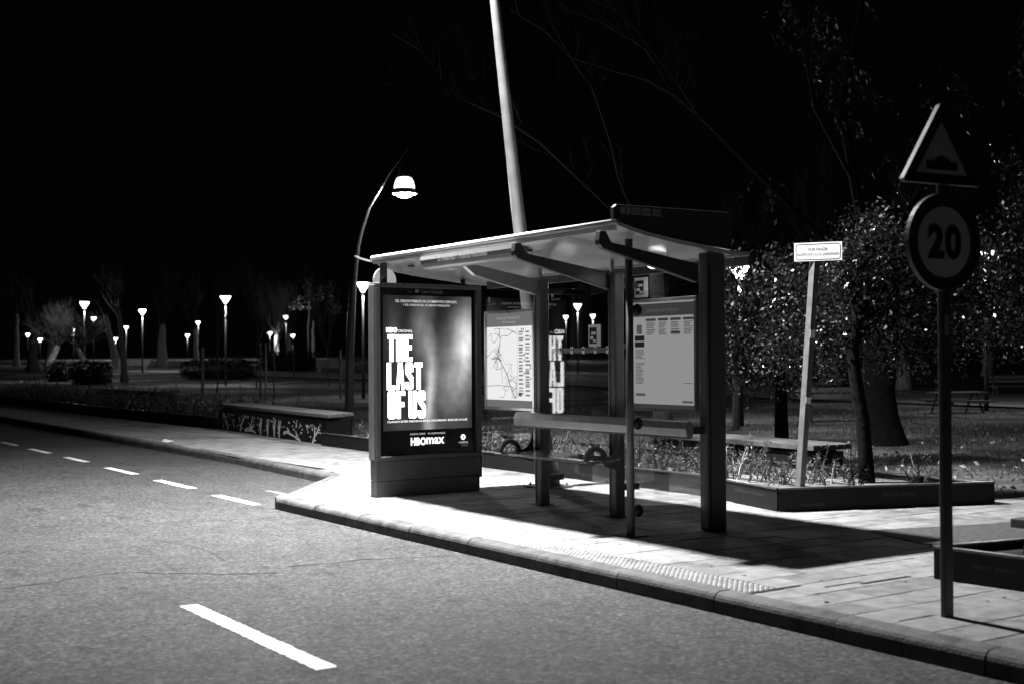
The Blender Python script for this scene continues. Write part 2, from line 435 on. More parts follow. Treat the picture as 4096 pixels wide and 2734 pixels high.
# pavement: a bed with kerbstones, slabs and tactile tiles
PZ = .14
pav_poly = [(5.97, -6), (5.97, 13.74), (7.74, 15.92), (7.86, 20), (7.98, 26), (8.2, 40), (8.9, 70), (9.6, 100), (13.5, 100), (12.3, 75), (11.2, 52), (10.9, 27), (10.6, 16), (10.3, 9.8), (12.2, 8.75), (26, 6.2), (26, -6)]
n = len(pav_poly)
pavement = tag(MB().add([(x, y, .122) for x, y in pav_poly], [tuple(range(n))]).build('pavement', M['joint']), kind='structure')

# kerb line
kl = [(5.85, -1.0), (5.85, 13.62), (7.62, 15.86), (7.86, 20), (7.92, 26), (8.15, 40), (8.85, 70)]
prof = [(0, 0), (0.0, .088), (.006, .108), (.018, .125), (.036, .135), (.06, .140), (.15, .142), (.15, 0)]
KM = {}
def kerb_mesh(L):
    k = round(L, 2)
    if k not in KM:
        mb = MB(); g = .003
        mb.prism(prof, 'y', g, k - g)
        me = bpy.data.meshes.new('kerbstone'); me.from_pydata(mb.v, [], mb.f); me.materials.append(M['kerb']); me.update()
        KM[k] = me
    return KM[k]
tip = None
for si, (a, b) in enumerate(zip(kl[:-1], kl[1:])):
    L = math.dist(a, b); nst = max(1, round(L / 1.06)); st = L / nst
    ang = math.atan2(b[1] - a[1], b[0] - a[0]) - math.pi / 2
    for k in range(nst):
        y0 = a[1] + (b[1] - a[1]) * k / nst
        o = bpy.data.objects.new('kerbstone', kerb_mesh(st)); COL.objects.link(o); o.parent = pavement
        o.location = (a[0] + (b[0] - a[0]) * k / nst + rnd.uniform(-.004, .004), y0, rnd.uniform(-.004, .002))
        o.rotation_euler = (0, 0, ang + rnd.uniform(-.004, .004))
# corner filler stone at the tip of the boarding island
MB().prism([(5.86, 13.61), (6.0, 13.63), (6.08, 13.78), (5.97, 13.82), (5.9, 13.75)], 'z', 0, .139).build('corner_kerbstone', M['kerb'], pavement, bevel=.02)

# slabs 0.6 x 0.3, running bond
def slab_mesh(wx, wy, m):
    mb = MB(); c = .004; h = .14
    x0, x1, y0, y1 = 0.0015, wx - .0015, .003, wy - .003
    mb.add([(x0, y0, .1), (x1, y0, .1), (x1, y1, .1), (x0, y1, .1), (x0, y0, h - c), (x1, y0, h - c), (x1, y1, h - c), (x0, y1, h - c),
            (x0 + c, y0 + c, h), (x1 - c, y0 + c, h), (x1 - c, y1 - c, h), (x0 + c, y1 - c, h)],
           [(0, 1, 5, 4), (1, 2, 6, 5), (2, 3, 7, 6), (3, 0, 4, 7), (4, 5, 9, 8), (5, 6, 10, 9), (6, 7, 11, 10), (7, 4, 8, 11), (8, 9, 10, 11)])
    me = bpy.data.meshes.new('paving_slab'); me.from_pydata(mb.v, [], mb.f); me.materials.append(m); me.update(); return me
SM = [slab_mesh(.6, .3, M['slab']), slab_mesh(.6, .3, M['slab2'])]
HM = [slab_mesh(.3, .3, M['slab']), slab_mesh(.3, .3, M['slab2'])]
def inside(x, y, poly):
    c = False; j = len(poly) - 1
    for i in range(len(poly)):
        xi, yi = poly[i]; xj, yj = poly[j]
        if (yi > y) != (yj > y) and x < (xj - xi) * (y - yi) / (yj - yi) + xi: c = not c
        j = i
    return c
slabs = []
tact_x0, tact_x1, tact_y0, tact_y1 = 6.00, 6.30, 6.16, 11.56
row = 0; y = 3.16
while y < 16.6:
    xs = 6.0 + (.0 if row % 2 == 0 else -.3)
    x = xs
    while x < 12.4:
        wx = .6
        x0 = x
        if tact_y0 - .01 <= y < tact_y1 - .05:
            if x < tact_x1 - .01:
                if x + .6 > tact_x1 + .01: x0 = tact_x1; wx = round(x + .6 - tact_x1, 2)
                else: x += .6; continue
        if x0 < 5.99: x0 = 6.0; wx = round(x + .6 - 6.0, 2)
        cx, cy = x0 + wx / 2, y + .15
        if inside(cx, cy, pav_poly) and inside(x0 + .03, y + .29, pav_poly) and inside(x0 + .03, y + .03, pav_poly) and inside(x0 + wx - .02, cy, pav_poly):
            slabs.append((x0, y, wx))
        x += .6
    y += .3; row += 1
slabs.sort(key=lambda s: s[0] * .557 + s[1] * .83)
vis = [s for s in slabs if 0 < 1 and (s[0] * .8305 - s[1] * .557) / (s[0] * .557 + s[1] * .83) < .43]
rest = [s for s in slabs if s not in vis] + vis[298:]
for x, y, wx in vis[:298]:
    me = (SM if wx > .45 else HM)[0 if rnd.random() < .6 else 1]
    o = bpy.data.objects.new('paving_slab', me); COL.objects.link(o); o.parent = pavement
    o.location = (x, y, rnd.uniform(-.003, .002)); o.rotation_euler = (rnd.uniform(-.003, .003), rnd.uniform(-.002, .002), 0)
mb = MB()
for x, y, wx in rest:
    me = SM[0] if wx > .45 else HM[0]; dz = rnd.uniform(-.003, .002)
    mb.add([(v.co.x + x, v.co.y + y, v.co.z + dz) for v in me.vertices], [tuple(p.vertices) for p in me.polygons])
tag(mb.build('remaining_slabs', M['slab'], pavement), kind='stuff')
# the pavement further along, where slabs can no longer be told apart
far = [(7.98, 16.65), (7.9, 20), (8.05, 26), (8.28, 40), (8.98, 70), (12.2, 75), (11.1, 52), (10.85, 27), (10.55, 16.65)]
MB().add([(x, y, .139) for x, y in far], [tuple(range(len(far)))]).build('far_paving', M['walk'], pavement)

# mortar infill where whole slabs do not fit beside the slanting kerb
inf = [(5.99, 12.6), (6.0, 13.7), (7.77, 15.88), (7.99, 16.9), (8.6, 16.9), (8.6, 15.6), (7.4, 12.9)]
MB().add([(x, y, .1355) for x, y in inf], [tuple(range(len(inf)))]).build('mortar_infill', M['slab2'], pavement)
# lifted slab edges
for x0, x1, y0, y1 in ((6.85, 7.42, 5.925, 5.955), (6.55, 6.98, 5.985, 6.005), (5.98, 6.5, 6.115, 6.15), (6.05, 6.42, 4.955, 4.975)):
    MB().add([(x0, y0, .1445), (x1, y0 + .004, .1445), (x1 - .05, y1, .1445), (x0 + .03, y1 - .003, .1445)], [(0, 1, 2, 3)]).build('open_joint', M['tar'], pavement)

# old chewing gum and oil drips on the slabs
q = random.Random(17); mb = MB()
for _ in range(70):
    x, y = q.uniform(6.05, 9.3), q.uniform(4.0, 14.5)
    if not inside(x, y, pav_poly): continue
    r_ = q.uniform(.008, .022); mb.add([(x + r_ * q.uniform(.7, 1.2) * math.cos(k * .785), y + r_ * q.uniform(.7, 1.2) * math.sin(k * .785), .1446) for k in range(8)], [tuple(range(8))])
tag(mb.build('gum_spots', M['tar'], pavement), kind='stuff')

# tactile tiles with rows of raised domes
mb = MB(); c = .004
mb.box(.003, .297, .003, .297, .1, .1375)
for i in range(6):
    for j in range(6):
        cx, cy = .025 + .05 * i, .025 + .05 * j; a, b, h0, h1 = .018, .011, .1375, .1455
        vv = [(cx + a * math.cos(t * math.pi / 3), cy + a * math.sin(t * math.pi / 3), h0) for t in range(6)] + [(cx + b * math.cos(t * math.pi / 3), cy + b * math.sin(t * math.pi / 3), h1) for t in range(6)]
        mb.add(vv, [(t, (t + 1) % 6, 6 + (t + 1) % 6, 6 + t) for t in range(6)] + [(6, 7, 8, 9, 10, 11)])
tme = bpy.data.meshes.new('tactile_tile'); tme.from_pydata(mb.v, [], mb.f); tme.materials.append(M['tact']); tme.update()
y = tact_y0
while y < tact_y1 - .05:
    o = bpy.data.objects.new('tactile_tile', tme); COL.objects.link(o); o.parent = pavement
    o.location = (tact_x0, y, rnd.uniform(-.001, .002)); y += .3

# a flat patch of ground in a darker, mottled tone between the two planters
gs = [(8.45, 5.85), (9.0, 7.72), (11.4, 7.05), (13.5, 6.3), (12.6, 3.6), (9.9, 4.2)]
tag(MB().add([(x, y, .1475) for x, y in gs], [tuple(range(len(gs)))]).build('dark_ground_patch', M['darkground']), kind='structure')

# park terrain, rising gently away from the street
xs = [9.7 + i * 1.5 for i in range(20)] + [40 + i * 10 for i in range(24)]
ys = [-60, -30] + [-10 + i * 2.5 for i in range(32)] + [72 + i * 10 for i in range(24)]
q = random.Random(2)
vs_ = []
for yy in ys:
    for xx in xs:
        h = terr(xx, yy)
        if xx > 14: h += q.uniform(-.03, .03)
        if yy < 9.5 or xx < 11: h = min(h, .095)
        vs_.append((xx, yy, h))
nx = len(xs)
park = tag(MB().add(vs_, [(j * nx + i, j * nx + i + 1, (j + 1) * nx + i + 1, (j + 1) * nx + i) for j in range(len(ys) - 1) for i in range(nx - 1)]).build('park_ground', M['soil'], smooth=True), kind='structure')

pn = [(17.9, 126.4), (30.4, 95.2), (33.5, 72.6), (38.2, 50.8), (36.0, 37.2), (34.7, 23.5), (33.2, 18.7)]
pf = [(21.8, 153.9), (35.7, 112.1), (39.1, 84.6), (47.3, 63.0), (44.5, 46.0), (46.4, 31.5), (44.9, 25.3)]
vs_ = []; fs_ = []
cols = 5; rows = 0
for (a, b), (c_, d_) in zip(zip(pn[:-1], pn[1:]), zip(pf[:-1], pf[1:])):
    for k in range(8):
        t = k / 8
        p = (a[0] + (b[0] - a[0]) * t, a[1] + (b[1] - a[1]) * t); r_ = (c_[0] + (d_[0] - c_[0]) * t, c_[1] + (d_[1] - c_[1]) * t)
        for j in range(cols):
            s = j / (cols - 1); x = p[0] + (r_[0] - p[0]) * s; y = p[1] + (r_[1] - p[1]) * s
            vs_.append((x, y, terr(x, y) + .06))
        rows += 1
tag(MB().add(vs_, [(i * cols + j, i * cols + j + 1, (i + 1) * cols + j + 1, (i + 1) * cols + j) for i in range(rows - 1) for j in range(cols - 1)]).build('park_path', M['path']), kind='structure')

# ================================================================== TALL LEANING STREET LAMP (main light)
t = thing('street_lamp', 'tall pale street lamp pole leaning towards the road behind the shelter', 'street lamp', (9.02, 12.66, .14))
tp = Vector((9.02, 12.66, .14)); top = Vector((7.86, 12.66, 9.2))
MB().tube([tp.lerp(top, k / 12) for k in range(13)], [.108 - .078 * k / 12 for k in range(13)], 20).build('pole', M['pole'], t, smooth=True)
MB().tube([tp + Vector((0, 0, 0)), tp + Vector((-.045, 0, .35))], [.145, .14], 20).build('base_sleeve', M['frame2'], t, smooth=True)
MB().box(8.80, 9.24, 12.44, 12.88, .143, .163).build('base_plate', M['galv'], t, bevel=.004)
for dx in (-.16, .16):
    for dy in (-.16, .16):
        MB().tube([(9.02 + dx, 12.66 + dy, .163), (9.02 + dx, 12.66 + dy, .195)], .016, 6).build('bolt', M['galv'], t)
MB().tube([top, top + Vector((-.4, 0, .18)), (6.85, 12.7, 9.42)], [.035, .035, .03], 10).build('arm', M['pole'], t, smooth=True)
head = MB().prism([(6.1, 9.36), (6.2, 9.30), (6.85, 9.32), (6.95, 9.40), (6.85, 9.50), (6.3, 9.48)], 'y', 12.54, 12.86).build('lamp_head', M['pole'], t, bevel=.02)
MB().box(6.24, 6.78, 12.58, 12.82, 9.285, 9.298).build('lens', M['lamp'], head)
ld = bpy.data.lights.new('street_lamp_light', 'AREA'); ld.shape = 'RECTANGLE'; ld.size = .5; ld.size_y = .22; ld.energy = STREET_LAMP_W
ld.color = (1, 1, 1)
lo = bpy.data.objects.new('street_lamp_light', ld); COL.objects.link(lo); lo.parent = t; lo.location = Vector((6.5, 12.7, 9.27)) - ORIGIN[t]; lo.rotation_euler = (R(3), R(-5), 0); ld.spread = R(117)

# ================================================================== BUS SHELTER
S = thing('bus_shelter', 'grey bus shelter with glass back, bench and pale roof beside the kerb', 'bus shelter', (7.85, 10.0, .14))
Y0, Y1 = 8.50, 12.98
prof_b = [(6.80, 2.845), (6.95, 2.805), (7.12, 2.77), (7.46, 2.72), (7.8, 2.685), (8.12, 2.645), (8.36, 2.645)]
roof_poly = prof_b + [(x, z + .035) for x, z in prof_b[::-1]]
roof = MB().prism(roof_poly, 'y', Y0, Y1).build('roof', M['roof'], S)
MB().tube([(6.79, Y0, 2.872), (6.79, Y1 + .02, 2.872)], .028, 12).build('front_tube', M['roofedge'], roof, smooth=True)
MB().box(6.775, 6.80, Y0 + .01, Y1 - .02, 2.805, 2.838).build('drip_edge', M['roofedge'], roof)
MB().prism([(6.57, 2.895), (6.64, 2.872), (6.74, 2.85), (6.86, 2.835), (6.86, 2.82), (6.74, 2.834), (6.64, 2.858), (6.57, 2.885)], 'y', 12.985, 13.03).build('end_fin', M['roofedge'], roof)
MB().prism([(6.86, 2.835), (7.12, 2.775), (7.46, 2.725), (7.8, 2.69), (8.12, 2.65), (8.37, 2.65), (8.37, 2.60), (8.12, 2.605), (7.8, 2.64), (7.46, 2.675), (7.12, 2.72), (6.86, 2.80)], 'y', 12.985, 13.02).build('end_trim', M['metal'], roof)
MB().box(8.34, 8.40, Y0, Y1, 2.56, 2.642).build('rear_gutter', M['frame'], roof)
for yy in (12.55, 10.2):
    MB().prism(rrect(7.02, 7.10, yy, yy + .05, .015), 'z', 2.755, 2.772).build('roof_fixing', M['frame2'], roof)

# stop-name box under the front edge
nb = MB().prism([(6.74, 2.80), (6.735, 2.76), (6.745, 2.72), (6.765, 2.685), (6.80, 2.665), (6.86, 2.66), (6.90, 2.68), (6.92, 2.78), (6.82, 2.80)], 'y', 10.02, 11.80).build('stop_name_box', M['namebox'], S, smooth=False)
text('stop_name', '\u00a9 Huertas - Polic\u00eda Nacional', (6.735, 11.42, 2.725), (0, -1, 0), (0, 0, 1), .004, M['whiteink'], nb, (0, .95, 0, .055))

# arms
arm = [(6.74, 2.80), (6.68, 2.80), (6.665, 2.72), (6.675, 2.68), (6.70, 2.655), (6.76, 2.635), (7.80, 2.385), (7.80, 2.555), (6.80, 2.705)]
arm_short = [(6.88, 2.665), (7.0, 2.575), (7.80, 2.385), (7.80, 2.555), (7.0, 2.685)]
for yy, m_, pf_ in ((11.15, 'rail', arm_short), (9.92, 'frame2', arm), (8.62, 'frame2', arm)):
    MB().prism(pf_, 'y', yy - .035, yy + .035).build('roof_arm', M[m_], S, bevel=.008)
for yy in (11.15, 9.90):
    MB().tube([(7.85, yy, 2.56), (7.85, yy, 2.69)], .022, 10).build('post_pin', M['metal'], S, smooth=True)
# posts
for yy in (11.13, 9.85):
    p = MB().box(7.79, 7.91, yy - .06, yy + .06, .14, 2.56).build('post', M['frame'], S, bevel=.018, seg=3)
    MB().box(7.91, 8.12, yy - .02, yy + .02, 2.40, 2.46).build('glass_bracket', M['frame2'], p)
    MB().box(7.91, 8.12, yy - .02, yy + .02, .40, .46).build('glass_bracket', M['frame2'], p)
    MB().box(7.785, 7.7895, yy + .022, yy + .034, .2, 2.5).build('post_groove', M['black'], p)
    MB().box(7.765, 7.935, yy - .085, yy + .085, .1435, .151).build('foot_plate', M['frame2'], p, bevel=.002)
    for bx, by in ((7.777, yy - .072), (7.777, yy + .072), (7.923, yy - .072)):
        MB().tube([(bx, by, .151), (bx, by, .162)], .008, 6).build('bolt', M['galv'], p)
    for zz in (2.50, 2.42, .98, 1.16):
        MB().tube([(7.79, yy, zz), (7.783, yy, zz)], .009, 8).build('bolt', M['metal'], p)
rc = MB().box(7.85, 8.08, 8.53, 8.65, .14, 2.66).build('corner_column', M['frame'], S, bevel=.02, seg=3)
MB().box(7.86, 7.885, 8.524, 8.53, .2, 2.55).build('column_groove', M['black'], rc)
for zz in (1.95, 1.60, 1.22):
    MB().box(7.98, 8.05, 8.5265, 8.53, zz, zz + .012).build('column_mark', M['frame2'], rc)
MB().tube([(7.10, 8.72, .14), (7.10, 8.72, 2.755)], .036, 14).build('front_pole', M['frame'], S, smooth=True)
MB().box(6.99 - .0, 7.21, 8.61, 8.83, .141, .151).build('pole_foot', M['frame2'], S, bevel=.003)
# short stub that carries the roof on the advertising panel
MB().tube([(6.88, 12.9, 2.583), (6.88, 12.9, 2.82)], .042, 12).build('roof_stub', M['frame'], S, smooth=True)
MB().tube([(7.95, 12.9, 2.583), (7.95, 12.9, 2.66)], .03, 10).build('roof_stub', M['frame'], S, smooth=True)

# glass
for (ya, yb) in ((12.77, 11.665), (11.615, 10.285), (10.235, 8.70)):
    MB().box(8.136, 8.144, yb, ya, .32, 2.52).build('glass_pane', M['glass'], S)
g_side = MB().add([(7.14, 8.716, .25), (7.845, 8.60, .25), (7.845, 8.60, 2.30), (7.14, 8.716, 2.30), (7.14, 8.708, .25), (7.845, 8.592, .25), (7.845, 8.592, 2.30), (7.14, 8.708, 2.30)],
                  [(0, 1, 2, 3), (7, 6, 5, 4), (0, 4, 5, 1), (1, 5, 6, 2), (2, 6, 7, 3), (3, 7, 4, 0)]).build('side_glass', M['glass'], S)
for zz in (2.13, 1.13, .36):
    mb = MB()
    c0 = Vector((7.17, 8.70, zz)); ax = Vector((.16, -.98, 0)).normalized()
    mb.tube([c0, c0 + ax * .012, c0 + ax * .03], [.055, .055, .035], 18).build('glass_clamp', M['black'], S, smooth=False)

for yy in (11.64, 10.26, 8.685):
    MB().box(8.115, 8.165, yy - .018, yy + .018, .28, 2.56).build('glazing_bar', M['metal'], S, bevel=.004)

# lean rail across the bays and the bench
MB().prism([(7.62, 1.0), (7.655, .975), (7.69, .985), (7.71, 1.05), (7.70, 1.12), (7.665, 1.14), (7.63, 1.13), (7.61, 1.07)], 'y', 8.56, 11.33).build('lean_rail', M['rail'], S, bevel=.008)
for yy in (11.13, 9.85, 8.60):
    MB().box(7.70, 7.86, yy - .025, yy + .025, 1.02, 1.09).build('rail_bracket', M['frame2'], S)
bs = MB().prism([(7.40, .685), (7.385, .70), (7.40, .715), (7.55, .712), (7.70, .722), (7.79, .735), (7.79, .71), (7.70, .697), (7.55, .687)], 'y', 9.72, 11.36).build('bench_seat', M['seat'], S, bevel=.004)
for yy in (11.24, 9.74):
    mb = MB()
    cx, cz, ro, ri = 7.50, .72, .135, .09
    ring = [(cx + ro * math.cos(R(a)), cz + ro * math.sin(R(a))) for a in range(0, 181, 15)]
    inner = [(cx + ri * math.cos(R(a)), cz + ri * math.sin(R(a))) for a in range(180, -1, -15)]
    for i in range(12):
        mb.prism([ring[i], ring[i + 1], inner[11 - i], inner[12 - i]], 'y', yy - .02, yy + .02)
    mb.build('armrest', M['frame'], bs)
    web = [(7.58, .736), (7.66, .742), (7.72, .77), (7.76, .82), (7.785, .89), (7.79, .98), (7.80, .98), (7.80, .60), (7.60, .66)]
    MB().prism(web, 'y', yy - .015, yy + .015).build('seat_bracket', M['frame'], bs)

# roof downlight
dl = MB().lathe([(.0, 0), (.10, 0), (.115, .012), (.115, .05), (0, .05)], (7.98, 9.38, 2.60), 20).build('downlight_housing', M['frame2'], S)
MB().lathe([(.0, -.035), (.05, -.03), (.085, -.012), (.09, .0), (0, .002)], (7.98, 9.38, 2.598), 20).build('downlight', M['downlight'], dl)
pl = bpy.data.lights.new('shelter_downlight', 'AREA'); pl.shape = 'DISK'; pl.size = .15; pl.energy = DOWNLIGHT_W
po = bpy.data.objects.new('shelter_downlight', pl); COL.objects.link(po); po.parent = S; po.location = Vector((7.96, 9.38, 2.55)) - ORIGIN[S]

# signboard on the roof end with route plates
sb = MB().prism([(6.77, 2.885), (7.2, 2.79), (7.79, 2.725), (8.15, 2.69), (8.15, 3.01), (8.12, 3.035), (6.80, 3.025), (6.77, 3.0)], 'y', 8.515, 8.555).build('roof_signboard', M['board'], S, bevel=.004)
FO, FR, FU = (6.77, 8.515, 2.885), (1, 0, 0), (0, 0, 1)
for i, s_ in enumerate(('3', '562', '564', '656A')):
    x0 = .075 + i * .118
    pl_ = flat('route_plate', [rrect(x0, x0 + .102, .062, .124, .008)], FO, FR, FU, .003, M['dimink'], sb)
    wch = .012 * len(s_) + .01
    text('route_number', s_, FO, FR, FU, .005, M['ink'], pl_, (x0 + .051 - wch, x0 + .051 + wch, .072, .115), .01)

# ---- map case (bay beside the advertisement) and timetable case
GR, GU = (0, -1, 0), (0, 0, 1)
def case(y_left, y_right, z0, z1, kind):
    wdt = y_left - y_right; h = z1 - z0
    f = MB()
    b = .035
    f.box(8.085, 8.133, y_right, y_left, z1 - b, z1); f.box(8.085, 8.133, y_right, y_left, z0, z0 + b)
    f.box(8.085, 8.133, y_left - b, y_left, z0 + b, z1 - b); f.box(8.085, 8.133, y_right, y_right + b, z0 + b, z1 - b)
    cs = f.build('map_case' if kind == 'map' else 'timetable_case', M['metal'] if kind == 'map' else M['rail'], S, bevel=.004)
    o = (8.108, y_left - b, z0 + b); W = wdt - 2 * b; H = h - 2 * b
    MB().box(8.108, 8.125, y_right + b, y_left - b, z0 + b, z1 - b).build('sheet', M['paper'] if kind == 'map' else M['paper2'], cs)
    return cs, o, W, H
cs, o, W, H = case(12.65, 11.62, 1.12, 2.265, 'map')
q = random.Random(11)
flat('sheet_header', [rect(0, W, H * .86, H)], o, GR, GU, .003, M['header'], cs); flat('sheet_footer', [rect(0, W, 0, H * .075)], o, GR, GU, .003, M['header'], cs)
text('sheet_title', 'PLANO DE TRANSPORTES', o, GR, GU, .005, M['headtext'], cs, (W * .22, W * .74, H * .935, H * .963), .01)
text('sheet_title', 'Pinto', o, GR, GU, .005, M['headtext'], cs, (W * .36, W * .62, H * .893, H * .922), .01)
lines = []
def stroke(pts, wd):
    out = []
    for (x0, y0), (x1, y1) in zip(pts[:-1], pts[1:]):
        l = math.hypot(x1 - x0, y1 - y0) or 1; nx_, ny_ = -(y1 - y0) / l * wd / 2, (x1 - x0) / l * wd / 2
        out.append([(x0 - nx_, y0 - ny_), (x1 - nx_, y1 - ny_), (x1 + nx_, y1 + ny_), (x0 + nx_, y0 + ny_)])
    return out
MW = W * .66
def wander(x, y, a, nst, st, wd):
    P = [(x, y)]
    for _ in range(nst):
        a += q.gauss(0, .5); x += math.cos(a) * st; y += math.sin(a) * st
        x = min(max(x, .01), MW - .01); y = min(max(y, H * .1), H * .84); P.append((x, y))
    return stroke(P, wd)
main_route = [(MW * .42, H * .84), (MW * .45, H * .72), (MW * .38, H * .55), (MW * .5, H * .46), (MW * .66, H * .36), (MW * .78, H * .22), (MW * .95, H * .09)]
polys = stroke(main_route, .010) + stroke([(MW * .66, H * .84), (MW * .9, H * .80), (MW, H * .78)], .007) + stroke([(0, H * .22), (MW * .4, H * .23), (MW * .75, H * .22)], .006)
for k in range(26):
    i = q.randrange(len(main_route) - 1); t_ = q.random(); a_ = main_route[i]; b_ = main_route[i + 1]
    polys += wander(a_[0] + (b_[0] - a_[0]) * t_, a_[1] + (b_[1] - a_[1]) * t_, q.uniform(0, 6.28), q.randint(5, 13), .03, q.uniform(.003, .006))
for k in range(10):
    polys += wander(MW * q.gauss(.38, .06), H * q.gauss(.57, .05), q.uniform(0, 6.28), 5, .02, .007)
pl_ = []
for k, p in enumerate(polys):
    pl_.append(p)
# each stroke piece stands a hair apart so no two lie in one plane
mb = MB(); oo = Vector(o); nn = Vector(GR).cross(Vector(GU))
for k, p in enumerate(pl_):
    mb.add([oo + Vector(GR) * x + Vector(GU) * y + nn * (.0032 + .000004 * k) for x, y in p], [(0, 1, 2, 3)])
tag(mb.build('route_lines', M['mapink'], cs), kind='stuff')
cells = []; dark = []
for cxa, cxb in ((.695, .80), (.835, .93)):
    y = .79
    while y > .12:
        hh = q.uniform(.012, .02); cells.append(rect(W * cxa, W * (cxb - q.uniform(0, .03)), H * y, H * (y + hh))); y -= hh + q.uniform(.004, .03)
    for _ in range(4):
        yy = q.uniform(.15, .75); dark.append(rect(W * (cxb + .005), W * (cxb + .025), H * yy, H * (yy + .02)))
dark.append(rect(W * .69, W * .76, H * .12, H * .16)); dark.append(rect(W * .75, W * .77, H * .815, H * .835)); dark.append(rect(W * .79, W * .81, H * .815, H * .835))
tag(flat('legend_text', cells, o, GR, GU, .003, M['mapgrey'], cs), kind='stuff'); tag(flat('legend_symbols', dark, o, GR, GU, .0045, M['mapink'], cs), kind='stuff')
flat('legend_rule', [rect(W * .665, W * .669, H * .09, H * .855)], o, GR, GU, .003, M['mapgrey'], cs)

cs, o, W, H = case(9.93, 8.94, 1.185, 2.29, 'info')
flat('sheet_header', [rect(0, W, H * .865, H * .985)], o, GR, GU, .003, M['header2'], cs); flat('sheet_footer', [rect(0, W, 0, H * .035)], o, GR, GU, .003, M['header2'], cs)
flat('sheet_top_line', [rect(0, W, H * .987, H)], o, GR, GU, .003, M['headtext'], cs)
text('sheet_title', 'Informaci\u00f3n de Autobuses', o, GR, GU, .005, M['headtext2'], cs, (W * .24, W * .74, H * .905, H * .945), .005)
g1, d1 = [], []
for k in range(4):
    x0 = .215 + k * .2
    d1.append(rect(W * x0, W * (x0 + .165), H * .82, H * .845))
    for y in (.80, .785, .77, .755, .735, .72, .705, .69):
        g1.append(rect(W * (x0 + .01), W * (x0 + q.uniform(.1, .16)), H * y, H * (y + .008)))
flat('line_headings', d1, o, GR, GU, .003, M['header2'], cs)
for y in [.55 - .012 * k for k in range(8)] + [.42 - .013 * k for k in range(16)]:
    g1.append(rect(W * .04, W * (.04 + q.uniform(.09, .16)), H * y, H * (y + .006)))
g1.append(rect(W * .04, W * .2, H * .11, H * .135)); g1.append(rect(W * .8, W * .96, H * .055, H * .075))
tag(flat('timetable_text', g1, o, GR, GU, .003, M['infogrey'], cs), kind='stuff')
for r4 in (rect(W * .03, W * .19, H * .635, H * .685), rect(W * .03, W * .19, H * .575, H * .625), rect(W * .62, W * .77, H * .70, H * .717), rect(W * .82, W * .96, H * .235, H * .24)):
    flat('notice', [r4], o, GR, GU, .0045, M['infoink'], cs)
flat('bus_symbol', [rrect(W * .06, W * .15, H * .70, H * .79, .015)], o, GR, GU, .003, M['infogrey'], cs)

# ---- print on the glass: band of bus symbols, service stickers, transport authority mark
def glass_print(y_left, y_right, z):
    o = (8.133, y_left, z); W = y_left - y_right
    polys = []; x = .02; k = 0
    buses = []
    while x < W - .16:
        for j in range(4): polys.append(rect(x, min(x + .14, W - .01), j * .014, j * .014 + .007))
        x += .145
        if x + .05 < W: buses.append(x)
        x += .06
    g = flat('bus_stripe_print', polys, o, GR, GU, .002, M['dimink'], S)
    for bx in buses:
        b_ = flat('bus_print', [rrect(bx, bx + .045, -.012, .065, .012)], o, GR, GU, .0025, M['whiteink'], g)
        flat('bus_window', [rrect(bx + .008, bx + .037, .022, .05, .006)], o, GR, GU, .004, M['ink'], g)
glass_print(11.36, 10.29, 1.768)
glass_print(10.20, 8.74, 1.803)
for (yl, zz, wd, hh, w_) in ((10.67, 1.83, .21, .23, 'whiteink'), (9.90, 2.31, .21, .20, 'whiteink')):
    o = (8.133, yl, zz)
    st = flat('service_sticker', [rect(0, wd, 0, hh)], o, GR, GU, .002, M[w_], S)
    flat('sticker_black', [rect(.018, wd * .68, .03, hh - .03)], o, GR, GU, .0035, M['ink'], st)
    flat('sticker_blobs', [rrect(.05, wd * .62, hh * .54, hh * .68, .01), rrect(.03, wd * .42, hh * .33, hh * .47, .01), rrect(wd * .38, wd * .64, hh * .2, hh * .32, .01)], o, GR, GU, .005, M[w_], st)
for yl in (12.62, 11.34):
    o = (8.133, yl, 2.345)
    mk = flat('authority_mark', [rect(0, .035, .03, .09)], o, GR, GU, .002, M['dimink'], S)
    text('authority_name', 'Comunidad de Madrid', o, GR, GU, .002, M['dimink'], mk, (0, .165, 0, .022), .01)

# ================================================================== ADVERTISING PANEL
A = thing('advertising_panel', 'backlit advertising panel in a dark frame at the far end of the shelter', 'advertising panel', (7.43, 12.9, .14))
AX0, AX1, AF, AB = 6.725, 8.15, 12.80, 12.98
fr = MB()
fr.box(AX0, AX1, AF, AB, 2.532, 2.583); fr.box(AX0, AX1, AF, AB, .555, .605)
fr.box(AX0, AX0 + .062, AF, AB, .605, 2.532); fr.box(AX1 - .07, AX1, AF, AB, .605, 2.532)
fr.build('case_frame', M['frame'], A, bevel=.01)
MB().box(AX0 + .063, AX1 - .071, AF + .05, AB - .02, .606, 2.531).build('backing', M['posterblack'], A)
MB().box(AX0 - .02, AX0 - .001, AF + .03, AB - .03, .58, 2.56).build('side_trim', M['rail'], A, bevel=.006)
MB().box(AX0 + .01, AX1 - .02, AF + .015, AB - .01, .33, .552).build('base_upper', M['frame'], A, bevel=.006)
MB().box(AX0 + .014, AX1 - .02, AF + .025, AB - .012, .14, .325).build('base_lower', M['frame'], A, bevel=.006)
MB().box(AX1 - .035, AX1 + .02, AF + .04, AB - .03, .30, 2.5).build('side_channel', M['black'], A)
PO, PR, PU = (0, AF + .048, 0), (1, 0, 0), (0, 0, 1)
ps = MB().box(6.842, 8.03, AF + .042, AF + .049, .893, 2.445).build('poster', M['poster'], A)
tag(ps, 'backlit printed poster with large white block lettering')
PO = (0, AF + .042, 0)
def ptext(s_, x0, x1, z0, z1, m_='title', bold=.006, name='poster_lettering'):
    return text(name, s_, PO, PR, PU, .003, M[m_], ps, (x0, x1, z0, z1), bold)
